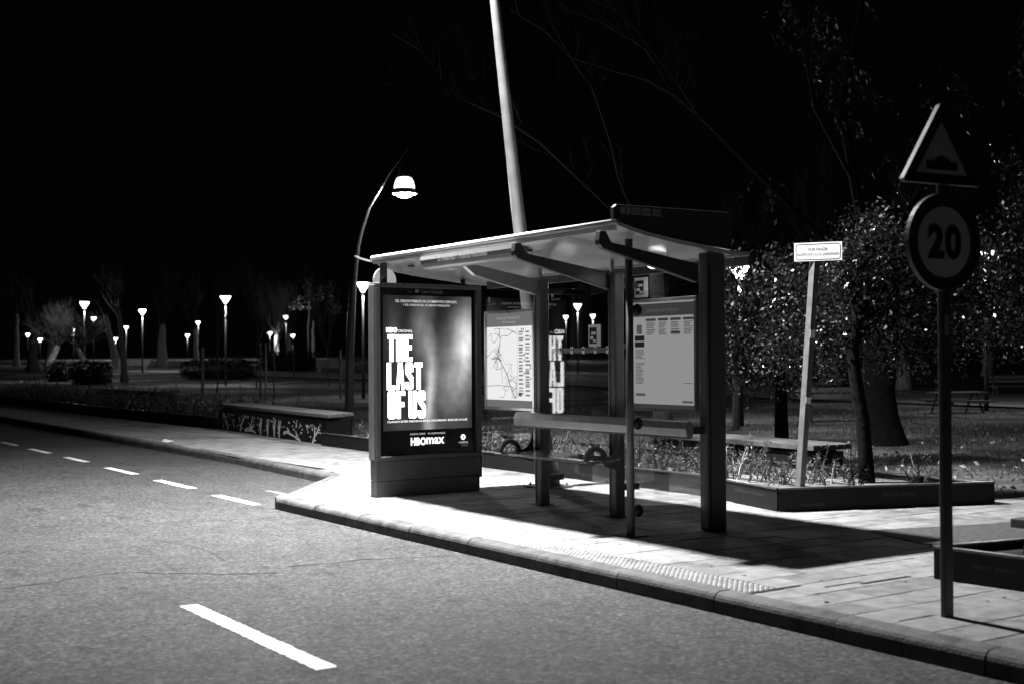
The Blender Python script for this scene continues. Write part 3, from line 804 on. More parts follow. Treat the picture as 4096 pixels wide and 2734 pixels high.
ptext('Clear Channel', 7.34, 7.63, 2.475, 2.515, 'dimtitle', .0)
polytext('poster_lettering', [disc(7.285, 2.499, .024, 12)], PO, PR, PU, .003, M['dimtitle'], ps, (7.258, 7.315, 2.478, 2.522))
ptext('DEL CREADOR PREMIADO EN LOS EMMY\u00ae POR CHERNOBYL', 7.0, 7.83, 2.365, 2.397, 'softtitle')
ptext('Y DEL CREADOR DEL ACLAMADO VIDEOJUEGO', 7.10, 7.73, 2.317, 2.347, 'softtitle')
ptext('HBO', 6.88, 7.02, 2.018, 2.073, 'title', .03); ptext('ORIGINAL', 7.035, 7.222, 2.02, 2.05, 'midtitle', .0)
c_ = .12
LET = {
 'T': [[(0, 1), (1, 1), (1, .84), (.76, .84), (.76, 0), (.24, 0), (.24, .84), (0, .84)]],
 'H': [[(0, 0), (0, 1), (.4, 1), (.4, .6), (.6, .6), (.6, 1), (1, 1), (1, 0), (.6, 0), (.6, .42), (.4, .42), (.4, 0)]],
 'E': [[(0, 0), (0, 1), (1, 1), (1, .84), (.46, .84), (.46, .6), (.9, .6), (.9, .43), (.46, .43), (.46, .16), (1, .16), (1, 0)]],
 'L': [[(0, 0), (0, 1), (.48, 1), (.48, .16), (1, .16), (1, 0)]],
 'A': [[(0, 0), (.24, 1), (.76, 1), (1, 0), (.64, 0), (.59, .25), (.41, .25), (.36, 0)], [(.43, .37), (.5, .8), (.57, .37)]],
 'S': [[(0, .28), (0, .12), (.08, .03), (.2, 0), (.8, 0), (.92, .03), (1, .12), (1, .38), (.94, .47), (.42, .72), (.42, .85), (.56, .85), (.56, .66), (.97, .66), (.97, .88), (.9, .97), (.78, 1), (.2, 1), (.07, .97), (0, .88), (0, .66), (.08, .56), (.58, .33), (.58, .14), (.42, .14), (.42, .28)]],
 'O': [[(0, .1), (.08, .02), (.2, 0), (.8, 0), (.92, .02), (1, .1), (1, .9), (.92, .98), (.8, 1), (.2, 1), (.08, .98), (0, .9)], [(.43, .13), (.43, .87), (.57, .87), (.57, .13)]],
 'F': [[(0, 0), (0, 1), (1, 1), (1, .84), (.46, .84), (.46, .6), (.92, .6), (.92, .43), (.46, .43), (.46, 0)]],
 'U': [[(0, 1), (0, .1), (.08, .02), (.2, 0), (.8, 0), (.92, .02), (1, .1), (1, 1), (.58, 1), (.58, .13), (.42, .13), (.42, 1)]],
}
def title(word, x0, x1, z0, z1, gap=.012):
    wts = {' ': .28}
    tot = sum(wts.get(c, 1) for c in word); step = (x1 - x0) / tot; x = x0
    for c in word:
        wq = step * wts.get(c, 1)
        if c != ' ':
            polytext('title_letter', LET[c], PO, PR, PU, .003, M['title'], ps, (x + gap / 2, x + wq - gap / 2, z0, z1))
        x += wq
title('THE', 6.89, 7.228, 1.686, 1.993); title('LAST', 6.88, 7.36, 1.362, 1.672); title('OF US', 6.888, 7.40, 1.03, 1.347)
ptext('CUANDO EST\u00c9IS PERDIDOS EN LA OSCURIDAD. BUSCAD LA LUZ', 6.89, 7.965, .985, 1.013, 'midtitle', .01)
PO = (0, AF + .046, 0)
ptext('NUEVA SERIE   YA DISPONIBLE', 7.19, 7.66, .836, .856, 'softtitle', .0)
ptext('HBO', 7.196, 7.40, .712, .805, 'midtitle', .05); ptext('max', 7.405, 7.648, .722, .80, 'midtitle', .03)
polytext('poster_lettering', [disc(.5, .5, .5, 20), disc(.52, .5, .17, 12)], PO, PR, PU, .003, M['midtitle'], ps, (7.875, 7.94, .755, .82))
ptext('vodafone', 7.845, 7.975, .715, .742, 'softtitle', .0)
flat('poster_box', [rect(7.88, 7.975, .675, .705)], PO, PR, PU, .003, M['dimtitle'], ps)

# round-topped white board standing behind the advertising panel
t = thing('round_topped_board', 'white round-topped board showing just above the advertising panel', 'sign', (7.25, 13.57, .14))
MB().prism([(7.10, 1.9), (7.40, 1.9), (7.40, 2.66)] + [(7.25 + .15 * math.cos(R(a)), 2.66 + .16 * math.sin(R(a))) for a in range(10, 171, 16)] + [(7.10, 2.66)], 'y', 13.55, 13.59).build('panel', M['boardpanel'], t)
MB().tube([(7.25, 13.62, .14), (7.25, 13.62, 2.6)], .03, 10).build('post', M['galv'], t)

# ================================================================== TRAFFIC SIGNS
t = thing('traffic_sign_post', 'dark post with a road hump triangle above a round 20 speed limit sign', 'traffic sign', (6.42, 4.87, .14))
MB().box(6.38, 6.46, 4.87, 4.91, .14, 3.0).build('post', M['signgrey'], t, bevel=.008)
MB().box(6.395, 6.435, 4.866, 4.8695, 1.83, 1.95).build('sticker', M['dimink'], t)
ang = R(-7); SR = Vector((math.cos(ang), math.sin(ang), 0)); SN = Vector((SR.y, -SR.x, 0)); SU = Vector((0, 0, 1))
c0 = Vector((6.36, 4.84, 2.385))
def ring_mesh(outer, inner, d0, d1):
    """rim between two outlines of equal point count, standing from d0 to d1 along the face normal"""
    mb = MB(); n_ = len(outer)
    P = lambda q_, d: c_org + SR * q_[0] + SU * q_[1] + SN * d
    mb.add([P(q_, d0) for q_ in outer] + [P(q_, d1) for q_ in outer] + [P(q_, d1) for q_ in inner] + [P(q_, d0) for q_ in inner],
           [f for i in range(n_) for f in ((i, (i + 1) % n_, n_ + (i + 1) % n_, n_ + i), (n_ + i, n_ + (i + 1) % n_, 2 * n_ + (i + 1) % n_, 2 * n_ + i), (2 * n_ + i, 2 * n_ + (i + 1) % n_, 3 * n_ + (i + 1) % n_, 3 * n_ + i))])
    return mb
def plate(poly, d0, d1):
    mb = MB(); n_ = len(poly); P = lambda q_, d: c_org + SR * q_[0] + SU * q_[1] + SN * d
    return mb.add([P(q_, d0) for q_ in poly] + [P(q_, d1) for q_ in poly], [tuple(range(n_))[::-1], tuple(range(n_, 2 * n_))] + [(i, (i + 1) % n_, n_ + (i + 1) % n_, n_ + i) for i in range(n_)])
c_org = c0
rs = plate(disc(0, 0, .285, 48), -.018, .0).build('speed_limit_sign', M['signred'], t)
ring_mesh(disc(0, 0, .292, 48), disc(0, 0, .272, 48), -.022, .012).build('rim', M['signgrey'], rs)
plate(disc(0, 0, .212, 40), .001, .004).build('white_disc', M['signface'], rs)
text('speed_number', '20', c0, SR, SU, .007, M['ink'], rs, (-.135, .135, -.105, .105), .045)
c_org = Vector((6.345, 4.84, 2.73))
tri = [(-.30, 0), (.30, 0), (.315, .018), (.305, .035), (.02, .475), (0, .485), (-.02, .475), (-.305, .035), (-.315, .018)]
ti = [(-.275, .02), (.275, .02), (.284, .03), (.278, .045), (.016, .45), (0, .455), (-.016, .45), (-.278, .045), (-.284, .03)]
ts = plate(ti, -.018, .0).build('hump_warning_sign', M['signred'], t)
ring_mesh(tri, ti, -.022, .012).build('rim', M['signgrey'], ts)
plate([(-.205, .062), (.205, .062), (0, .372)], .001, .004).build('white_triangle', M['signface'], ts)
plate([(-.125, .085), (.125, .085), (.125, .135), (.065, .135), (.05, .15), (.025, .163), (0, .167), (-.025, .163), (-.05, .15), (-.065, .135), (-.125, .135)], .0045, .006).build('hump_symbol', M['ink'], ts)

# ================================================================== GARDEN SIGN
t = thing('garden_sign', 'white notice board on a leaning metal post in the planter bed', 'sign', (10.35, 9.79, .24))
a = Vector((10.35, 9.79, .24)); b = Vector((10.62, 9.79, 2.80)); d = (b - a).normalized(); xr = Vector((d.z, 0, -d.x))
def beam(p, q_, wx, wy):
    mb = MB(); h = []
    for c in (p, q_):
        h += [c - xr * wx - Vector((0, wy, 0)), c + xr * wx - Vector((0, wy, 0)), c + xr * wx + Vector((0, wy, 0)), c - xr * wx + Vector((0, wy, 0))]
    return mb.add(h, [(3, 2, 1, 0), (4, 5, 6, 7), (0, 1, 5, 4), (1, 2, 6, 5), (2, 3, 7, 6), (3, 0, 4, 7)])
post = beam(a, b, .04, .04).build('post', M['galv'], t, bevel=.006)
pr_ = Vector((.55, -.835, .0)).normalized(); pu_ = Vector((.04, .03, 1)).normalized(); pn0 = pr_.cross(pu_)
GO = Vector((10.615, 9.745, 2.765)) - pr_ * .25 + pn0 * .03
def gp(poly, d0, d1):
    mb = MB(); n_ = len(poly); o = GO; nn = pn0
    P = lambda q_, dd: o + pr_ * q_[0] + pu_ * q_[1] + nn * dd
    return mb.add([P(q_, d0) for q_ in poly] + [P(q_, d1) for q_ in poly], [tuple(range(n_))[::-1], tuple(range(n_, 2 * n_))] + [(i, (i + 1) % n_, n_ + (i + 1) % n_, n_ + i) for i in range(n_)])
pn_ = gp(rect(0, .52, 0, .205), -.006, 0).build('notice_board', M['whiteink'], t)
o1, i1 = rrect(.016, .504, .014, .191, .03), rrect(.022, .498, .02, .185, .025)
mb = MB(); n_ = len(o1); P = lambda q_: GO + pr_ * q_[0] + pu_ * q_[1] + pn0 * .002
mb.add([P(q_) for q_ in o1] + [P(q_) for q_ in i1], [(i, (i + 1) % n_, n_ + (i + 1) % n_, n_ + i) for i in range(n_)]).build('border_line', M['ink'], pn_)
text('notice_text', 'POR FAVOR', GO, pr_, pu_, .003, M['ink'], pn_, (.155, .365, .112, .148), .004)
text('notice_text', 'RESPETEN LOS JARDINES', GO, pr_, pu_, .003, M['ink'], pn_, (.034, .486, .052, .09), .004)
for f0, hh in ((.655, .09), (.375, .07)):
    c = a + (b - a) * f0 - Vector((0, .0415, 0))
    beam(c, c + d * hh, .038, .001).build('sticker', M['whiteink'], post)

# ================================================================== ARCHED LAMP
AP = [(11.70, 23.49, .1), (11.72, 23.47, .68), (11.73, 23.44, 1.91), (11.77, 23.39, 3.21), (11.8, 23.36, 3.66), (11.84, 23.33, 4.05), (11.91, 23.28, 4.39), (12.03, 23.19, 4.82), (12.23, 23.05, 5.22), (12.37, 22.95, 5.52), (12.62, 22.78, 5.91), (12.75, 22.69, 6.08)]
t = thing('arched_lamp', 'lit lamp with glass dome hanging from a tapering arched pole', 'street lamp', (11.70, 23.49, .1))
rr = [.085, .085, .08, .07, .065, .06, .052, .043, .034, .027, .014, .006]
MB().tube(AP, rr, 12).build('arched_pole', M['archp'], t, smooth=True)
off = Vector((-.07, .05, 0))
MB().tube([Vector(p) + off * (1 - i / 11) for i, p in enumerate(AP[:9])], [r_ * .35 for r_ in rr[:9]], 8).build('side_rib', M['archp'], t, smooth=True)
LC = Vector((12.64, 22.78, 5.08))
MB().tube([(12.60, 22.79, 5.86), (12.61, 22.79, 5.72), (12.64, 22.78, 5.45)], [.014, .02, .035], 8).build('hanger', M['archp'], t)
MB().tube([(12.585, 22.80, 5.74), (12.56, 22.82, 5.6), (12.52, 22.85, 5.42)], .006, 6).build('cable', M['metal'], t)
MB().lathe([(.0, .37), (.12, .365), (.16, .34), (.19, .28), (.21, .2), (.218, .12)], LC, 24).build('glass_dome', M['lampsoft'], t, smooth=True)
MB().lathe([(.0, .37), (.11, .37), (.10, .42), (.03, .46), (.0, .46)], LC, 16).build('cap', M['black'], t)
MB().lathe([(.20, .06), (.22, .055), (.222, .125), (.20, .125)], LC, 24).build('band', M['black'], t)
MB().lathe([(.20, .05), (.25, .035), (.255, .022), (.20, .02)], LC, 24).build('rim', M['roofedge'], t)
MB().lathe([(.0, -.06), (.07, -.055), (.14, -.03), (.19, .015), (.19, .045), (0, .045)], LC, 24).build('lens', M['lamp'], t, smooth=True)
pl = bpy.data.lights.new('arched_lamp_light', 'POINT'); pl.energy = ARCH_LAMP_W; pl.shadow_soft_size = .15
po = bpy.data.objects.new('arched_lamp_light', pl); COL.objects.link(po); po.parent = t; po.location = LC + Vector((0, 0, -.22)) - ORIGIN[t]

# ================================================================== PARK LAMPS
def park_lamp(x, y, ztop, label, watt=1.0):
    g = terr(x, y)
    t = thing('park_lamp', label, 'park lamp', (x, y, g), 'park lamps lit along the paths')
    zb = ztop - .42
    MB().tube([(x, y, g - .1), (x, y, g + .9), (x, y, zb)], [.075, .06, .045], 8).build('post', M['postblack'], t, smooth=True)
    MB().lathe([(.06, 0), (.10, .08), (.24, .30), (.27, .36), (.265, .38), (0, .385)], (x, y, zb), 16).build('lantern', M['lamp'], t, smooth=True)
    MB().lathe([(.20, .39), (.29, .395), (.28, .42), (.1, .45), (0, .455)], (x, y, zb), 16).build('lid', M['black'], t)
    if watt:
        l_ = bpy.data.lights.new('park_lamp_light', 'POINT'); l_.energy = PARK_LAMP_W * watt; l_.shadow_soft_size = .25
        ob = bpy.data.objects.new('park_lamp_light', l_); COL.objects.link(ob); ob.parent = t; ob.location = (0, 0, zb - .12 - g)
for x, y, z, lb, wt in (
    (21.0, 77.3, 5.31, 'leftmost large park lamp, above the bushy pruned tree', 1),
    (35.6, 127.8, 6.16, 'small park lamp just right of and below the leftmost large lamp', 1),
    (43.0, 163.2, 5.94, 'tiny far park lamp showing between the two pruned trees', 1),
    (38.2, 166.4, 5.33, 'faintest park lamp left of the bushy pruned tree', 0),
    (39.5, 165.6, 4.70, 'tiny far lamp glowing inside the bushy pruned tree crown', 0),
    (30.2, 95.3, 5.65, 'park lamp on a tall thin post right of the stone bench', 1.2),
    (48.5, 159.5, 6.16, 'small park lamp directly above the stone bench', 1),
    (47.4, 160.3, 4.72, 'low far park lamp beside the leaning pale trunk left of the stone bench', 1),
    (56.0, 154.4, 6.71, 'ragged park lamp between branches left of the tallest lit park lamp', 1),
    (54.9, 155.2, 5.11, 'small dim park lamp above a pale post left of the dark hedge', .5),
    (24.9, 64.5, 5.17, 'bright park lamp on a dark post above the dark round hedge', 1.3),
    (63.5, 149.4, 5.33, 'small low park lamp behind the staked bare sapling', 1),
    (51.1, 116.2, 6.15, 'round-looking park lamp above the long clipped hedge', 1.2),
    (65.9, 147.8, 5.00, 'small low park lamp right of the staked sapling, over the long hedge', 1),
    (23.9, 46.6, 4.91, 'nearest park lamp, beside the arched pole and the advertising panel', 1),
    (52.5, 70.1, 5.51, 'glaring park lamp seen through the middle glass pane of the shelter', 1),
    (79.4, 108.1, 6.30, 'small far park lamp left of the glaring one behind the shelter glass', 1),
    (78.7, 102.5, 6.21, 'small far park lamp right of the glaring one, above the square sticker', 1),
    (21.2, 21.9, 3.98, 'blazing park lamp behind the leaves right of the shelter roof', 1.3),
    (32.5, 23.3, 4.85, 'park lamp hidden in bright leaves right of the speed limit sign', 1.3),
): park_lamp(x, y, z, lb, wt)

# ================================================================== PLANTERS AND BLOCK BENCHES
def wall(name, pts, z0, z1, th, parent, lip=True):
    for a_, b_ in zip(pts[:-1], pts[1:]):
        a_ = Vector((a_[0], a_[1], z0)); b_ = Vector((b_[0], b_[1], z0)); d_ = (b_ - a_).normalized()
        wl = MB().obox(a_ + d_ * .003, b_ - d_ * .003, th, z1 - z0).build(name, M['steel'], parent)
        if lip:
            MB().obox(a_ + Vector((0, 0, z1 - z0 + .001)) + d_ * .004, b_ + Vector((0, 0, z1 - z0 + .001)) - d_ * .004, th + .03, .018).build('rim', M['rim'], wl, bevel=.004)
def soil(poly, z, parent):
    mb = MB(); n_ = len(poly); mb.add([(x, y, z) for x, y in poly], [tuple(range(n_))]).build('soil', M['soil'], parent)

t = thing('planter', 'dark steel planter bed with engraved tree names behind the shelter', 'planter', (9.85, 12, .12))
wall('planter_wall', [(10.12, 21.4), (9.92, 15.5), (9.85, 10.85), (9.43, 9.21), (11.76, 8.35)], .122, .362, .03, t)
wall('planter_wall', [(11.78, 8.37), (11.86, 9.85), (12.4, 16), (12.7, 21.6)], .10, .342, .03, t)
soil([(10.12, 21.4), (9.92, 15.5), (9.85, 10.85), (9.45, 9.23), (11.75, 8.37), (11.85, 9.85), (12.4, 16), (12.7, 21.6)], .29, t)
def wall_text(s_, a_, b_, f0, f1, z0, z1, body_m='dimink'):
    a_ = Vector((a_[0], a_[1], 0)); b_ = Vector((b_[0], b_[1], 0)); d_ = (b_ - a_).normalized(); L_ = (b_ - a_).length
    text('engraved_name', s_, a_, d_, (0, 0, 1), .019, M[body_m], t, (f0 * L_, f1 * L_, z0, z1))
M['engrave'] = mat('engraved_metal', .05, .5, metal=.3)
wall_text('ulmus minor', (9.85, 10.85), (9.43, 9.21), .50, .86, .27, .315, 'engrave')
wall_text('negrillo', (9.43, 9.21), (11.76, 8.35), .10, .20, .175, .225, 'engrave')
wall_text('\u00e1lamo negro', (9.43, 9.21), (11.76, 8.35), .47, .62, .25, .31, 'engrave')
wall_text('romero', (9.92, 15.5), (9.85, 10.85), .89, .94, .19, .24, 'engrave')
wall_text('pino negro', (9.92, 15.5), (9.85, 10.85), .72, .80, .26, .31, 'engrave')
wall_text('fresno com\u00fan', (9.92, 15.5), (9.85, 10.85), .50, .60, .2, .25, 'engrave')

t = thing('planter', 'long dark steel planter bed running along the far pavement', 'planter', (10.8, 45, .12))
wall('planter_wall', [(13.4, 100), (11.35, 75), (10.82, 52), (10.5, 36), (10.66, 28.1)], .122, .40, .03, t)
soil([(13.4, 100), (11.35, 75), (10.82, 52), (10.5, 36), (10.66, 28.1), (13.4, 28.4), (13.4, 52), (14.2, 75), (16, 100)], .30, t)

t = thing('planter', 'dark steel planter box at the right edge near the sign post', 'planter', (7.5, 5, .14))
wall('planter_wall', [(8.35, 5.62), (7.46, 5.78), (7.53, 5.0), (7.60, 3.2), (8.45, 3.2), (8.37, 5.60)], .141, .355, .03, t)
soil([(8.35, 5.60), (7.47, 5.76), (7.54, 5.0), (7.61, 3.2), (8.44, 3.2)], .31, t)
text('engraved_name', 'ulmus minor', (7.46, 5.78, 0), Vector((.07, -.78, 0)).normalized(), (0, 0, 1), .019, M['engrave'], t, (.3, .62, .25, .29))

def block_bench(label, body, top, z0, zb, zt0, zt1, boards=5, wood='wood'):
    cx = sum(p[0] for p in body) / 4; cy = sum(p[1] for p in body) / 4
    t = thing('block_bench', label, 'bench', (cx, cy, z0), 'steel block benches with wooden tops')
    b_ = MB().prism(body, 'z', z0, zb).build('steel_block', M['steel'], t, bevel=.006)
    ins = [(cx + (p[0] - cx) * .86, cy + (p[1] - cy) * .94) for p in body]
    MB().prism(ins, 'z', zb + .001, zt0 - .001).build('shadow_gap', M['black'], t)
    A_, B_, C_, D_ = [Vector((p[0], p[1], 0)) for p in top]     # A front-right, B front-left, C back-left, D back-right
    for k in range(boards):
        f0, f1 = k / boards + .008, (k + 1) / boards - .008
        q4 = [A_.lerp(D_, f0), B_.lerp(C_, f0), B_.lerp(C_, f1), A_.lerp(D_, f1)]
        dz = rnd.uniform(-.003, .003)
        MB().prism([(v.x, v.y) for v in q4], 'z', zt0 + dz, zt1 + dz).build('top_board', M[wood], t, bevel=.005)
    return t, b_
body = [(10.22, 21.45), (10.66, 28.05), (11.42, 28.4), (10.95, 21.9)]
t, bb = block_bench('steel block bench with white tree motifs and a wooden top by the pavement', body, [(10.10, 21.1), (10.77, 28.3), (11.57, 28.75), (10.9, 21.65)], .13, .60, .655, .715)
# white tree motifs on its front
fo = Vector((10.22, 21.45, 0)); fe = Vector((10.66, 28.05, 0)); fd = (fo - fe).normalized()   # viewer's left to right
q = random.Random(5)
def motif(polys, name='tree_motif'):
    return flat(name, polys, fe, fd, (0, 0, 1), .008, M['motif'], bb)
def trunk_shape(x, z, s):
    return [[(x - .035 * s, z), (x + .035 * s, z), (x + .045 * s, z + .16 * s), (x + .11 * s, z + .36 * s), (x + .06 * s, z + .37 * s), (x + .015 * s, z + .22 * s), (x - .01 * s, z + .37 * s), (x - .05 * s, z + .36 * s), (x - .03 * s, z + .2 * s), (x - .13 * s, z + .28 * s), (x - .045 * s, z + .13 * s)]]
L_ = (fe - fo).length
def limb_shape(P, w0, w1):
    n_ = len(P); l, r_ = [], []
    for i, p in enumerate(P):
        a_ = P[max(i - 1, 0)]; b_ = P[min(i + 1, n_ - 1)]; dx, dz = b_[0] - a_[0], b_[1] - a_[1]; m_ = math.hypot(dx, dz) or 1; w_ = (w0 + (w1 - w0) * i / (n_ - 1)) / 2
        l.append((p[0] - dz / m_ * w_, p[1] + dx / m_ * w_)); r_.append((p[0] + dz / m_ * w_, p[1] - dx / m_ * w_))
    return l + r_[::-1]
for P_ in ([(.72, .17), (.66, .28), (.52, .44), (.35, .53)], [(1.6, .17), (1.66, .3), (1.8, .42), (1.95, .53)], [(1.9, .2), (2.2, .24), (2.35, .36), (2.42, .5)], [(2.1, .23), (2.4, .28), (2.55, .36)], [(2.1, .22), (2.45, .22), (2.62, .17)],
           [(4.35, .25), (4.55, .29), (4.85, .24), (5.1, .2)], [(5.05, .2), (5.25, .17), (5.35, .12)], [(4.7, .27), (4.55, .38)], [(5.15, .18), (5.05, .33)], [(5.95, .14), (6.05, .26), (6.2, .36), (6.32, .5)], [(5.98, .2), (6.12, .2)], [(6.08, .28), (6.05, .48)]):
    motif([limb_shape(P_, .07, .025)])
for x in (2.95, 3.4, 3.8, 4.1):
    motif(trunk_shape(min(x, 4.2), .155, .95))
for (xa, xb, cnt) in ((.35, 2.6, 46), (2.7, 4.25, 14), (4.35, 6.4, 40)):
    for k in range(cnt):
        x, z = q.uniform(xa, xb), q.uniform(.2, .53)
        motif([disc(x, z, .026, 8, .019)], 'leaf_motif')

body = [(12.05, 11.2), (12.35, 14.6), (12.95, 14.6), (12.65, 11.2)]
block_bench('low wooden-topped steel block bench behind the garden sign post', body, [(11.98, 11.1), (12.28, 14.75), (13.02, 14.75), (12.70, 11.1)], .10, .50, .535, .60, 5, 'darkwood')
body = [(14.5, 44.6), (14.3, 51), (15.1, 51), (15.3, 44.6)]
block_bench('far dark block bench among the dry stems left of the tree motif bench', body, [(14.4, 44.4), (14.2, 51.2), (15.2, 51.2), (15.4, 44.4)], .10, .55, .59, .66, 4, 'darkwood')
body = [(7.62, 5.16), (8.3, 5.16), (8.4, 3.25), (7.7, 3.25)]
block_bench('dark block bench cut off by the right edge of the picture', body, [(7.50, 5.22), (8.42, 5.22), (8.5, 3.2), (7.6, 3.2)], .312, .55, .56, .62, 5, 'darkwood')

# ================================================================== TREES
def leaves(mb, pts, size, q, droop=0.0, slim=.28):
    """leaf-sized folded diamonds"""
    for p in pts:
        s = size * q.uniform(.6, 1.3)
        d = Vector((q.gauss(0, 1), q.gauss(0, 1), q.gauss(0, .7) - droop)).normalized()
        n_ = Vector((q.gauss(0, 1), q.gauss(0, 1), q.gauss(0, 1) + .5)); x = d.cross(n_)
        if x.length < 1e-4: continue
        x.normalize(); p = Vector(p); k = len(mb.v)
        mb.v += [tuple(p), tuple(p + d * s * .5 + x * s * slim), tuple(p + d * s), tuple(p + d * s * .5 - x * s * slim)]
        mb.f.append((k, k + 1, k + 2, k + 3))

def grow(mb, p, d, length, rad, lvl, q, spread=.6, up=.15, nchild=(3, 5), tips=None, droop=0., sides=5):
    """one branch with children; returns nothing, fills mb with tubes and tips with end points"""
    nseg = 4 if lvl > 0 else 3
    pts = [Vector(p)]; dd = Vector(d).normalized()
    for _ in range(nseg):
        dd = (dd + Vector((q.gauss(0, .12), q.gauss(0, .12), q.gauss(0, .10) + up * .3 - droop * .3))).normalized()
        pts.append(pts[-1] + dd * length / nseg)
    rr_ = [rad * (1 - .7 * i / nseg) for i in range(nseg + 1)]
    mb.tube(pts, rr_, sides if lvl > 0 else 3, cap=False)
    if tips is not None:
        if lvl <= 1: tips += [tuple(x) for x in pts[1:]]
    if lvl <= 0: return
    for _ in range(q.randint(*nchild)):
        f = q.uniform(.35, 1.0) * nseg; i = min(int(f), nseg - 1); b = pts[i].lerp(pts[i + 1], f - i)
        nd = (dd + Vector((q.gauss(0, spread), q.gauss(0, spread), q.gauss(0, spread * .7) + up - droop))).normalized()
        grow(mb, b, nd, length * q.uniform(.5, .75), rad * .5, lvl - 1, q, spread, up, nchild, tips, droop, max(sides - 1, 3))

def limb(mb, pts, r0, r1, q, tips=None, twigs=10, tl=.7, lvl=1, up=.2, droop=0.):
    pts = [Vector(p) for p in pts]; n_ = len(pts)
    mb.tube(pts, [r0 + (r1 - r0) * i / (n_ - 1) for i in range(n_)], 6, cap=False)
    for _ in range(twigs):
        f = q.uniform(.15, .99) * (n_ - 1); i = int(f); b = pts[i].lerp(pts[i + 1], f - i); dd = (pts[i + 1] - pts[i]).normalized()
        nd = (dd + Vector((q.gauss(0, .6), q.gauss(0, .6), q.gauss(0, .4) + up - droop))).normalized()
        grow(mb, b, nd, tl * q.uniform(.5, 1.3), max(r1, .012) * .8, lvl, q, .5, up, (2, 4), tips, droop, 4)

def bare_tree(x, y, h, label, seed, lean=(0, 0), r0=.09, fork=.45, lvl=3, spread=.45, bark='twig', name='bare_tree', group=None, pale=False, nb=(4, 6), up=.35):
    q = random.Random(seed); g = terr(x, y)
    t = thing(name, label, 'tree', (x, y, g), group)
    tr = MB(); n_ = 6; P_ = [Vector((x + lean[0] * (i / n_) * fork + q.gauss(0, .02 * h / 5), y + lean[1] * (i / n_) * fork, g - .15 + (h * fork + .15) * i / n_)) for i in range(n_ + 1)]
    tr.tube(P_, [r0 * (1.35 if i == 0 else 1.) * (1 - .55 * i / n_) for i in range(n_ + 1)], 8).build('trunk', M['palebark' if pale else 'bark'], t, smooth=True)
    cr = MB()
    for _ in range(q.randint(*nb)):
        d = Vector((q.gauss(0, spread) + lean[0] * .1, q.gauss(0, spread) + lean[1] * .1, 1)).normalized()
        grow(cr, P_[-1] - Vector((0, 0, q.uniform(0, .12) * h * fork)), d, h * (1 - fork) * q.uniform(.5, .75), r0 * .45, lvl, q, .38, up, (3, 5), None)
    cr.build('crown', M['fartwig'], t)
    return t

# big tree: thick dark trunk, bare limbs reaching over the shelter, drooping sprays
t = thing('park_tree', 'big dark tree with a thick trunk and bare limbs over the lawn', 'tree', (18.52, 15.42, .1))
q = random.Random(31)
tk = MB(); P_ = [(18.52, 15.42, -.1), (18.50, 15.42, .2), (18.45, 15.43, .58), (18.38, 15.44, 1.06), (18.4, 15.40, 1.85), (18.3, 15.44, 2.6), (18.24, 15.44, 3.3)]
tk.tube(P_, [.52, .40, .31, .29, .30, .27, .22], 14).build('trunk', M['darkbark'], t, smooth=True)
br = MB(); tips = []
C = [
 ([(18.24, 15.44, 3.12), (17.37, 15.69, 3.73), (16.39, 16.0, 4.64), (15.61, 16.18, 5.3), (15.11, 16.18, 5.63), (14.67, 16.14, 5.87), (14.15, 16.16, 6.16), (13.58, 16.21, 6.36), (12.92, 16.32, 6.45), (12.23, 16.46, 6.6), (11.71, 16.47, 6.96), (11.1, 16.55, 7.23)], .06, .012),
 ([(14.67, 16.14, 5.87), (13.8, 15.65, 6.21), (13.31, 15.68, 6.65), (12.86, 15.67, 7.01), (12.41, 15.67, 7.29)], .03, .01),
 ([(14.15, 16.16, 6.16), (13.13, 15.68, 6.7), (12.42, 15.9, 7.07), (11.79, 16.09, 7.23)], .03, .01),
 ([(18.24, 15.44, 3.12), (17.97, 15.59, 4.86), (17.77, 15.71, 6.21), (17.96, 15.56, 7.4), (18.15, 15.41, 8.66)], .11, .04),
 ([(17.97, 15.59, 4.86), (17.12, 15.74, 6.15), (16.74, 15.58, 6.85), (16.3, 15.46, 7.91)], .05, .015),
 ([(18.24, 15.44, 3.12), (19.02, 14.89, 4.86), (19.87, 14.29, 6.2), (20.52, 13.84, 7.38)], .09, .03)]
for pts, r0, r1 in C: limb(br, pts, r0, r1, q, tips, 12, .9, 2)
br.build('limbs', M['darkbark'], t)
lf = MB(); q2 = random.Random(8); cand = []
for _ in range(170):           # drooping sprays hanging from the limbs
    p = Vector(q2.choice(tips)) if tips else Vector((17, 15, 5))
    if p.x < 14.8: continue
    n_ = q2.randint(8, 16); dx, dy = q2.gauss(0, .03), q2.gauss(0, .03)
    for k in range(n_):
        cand.append((p.x + dx * k + q2.gauss(0, .05), p.y + dy * k + q2.gauss(0, .05), p.z - .05 * k))
leaves(lf, cand, .11, q2, 1.2); lf.build('foliage', M['leafd'], t)

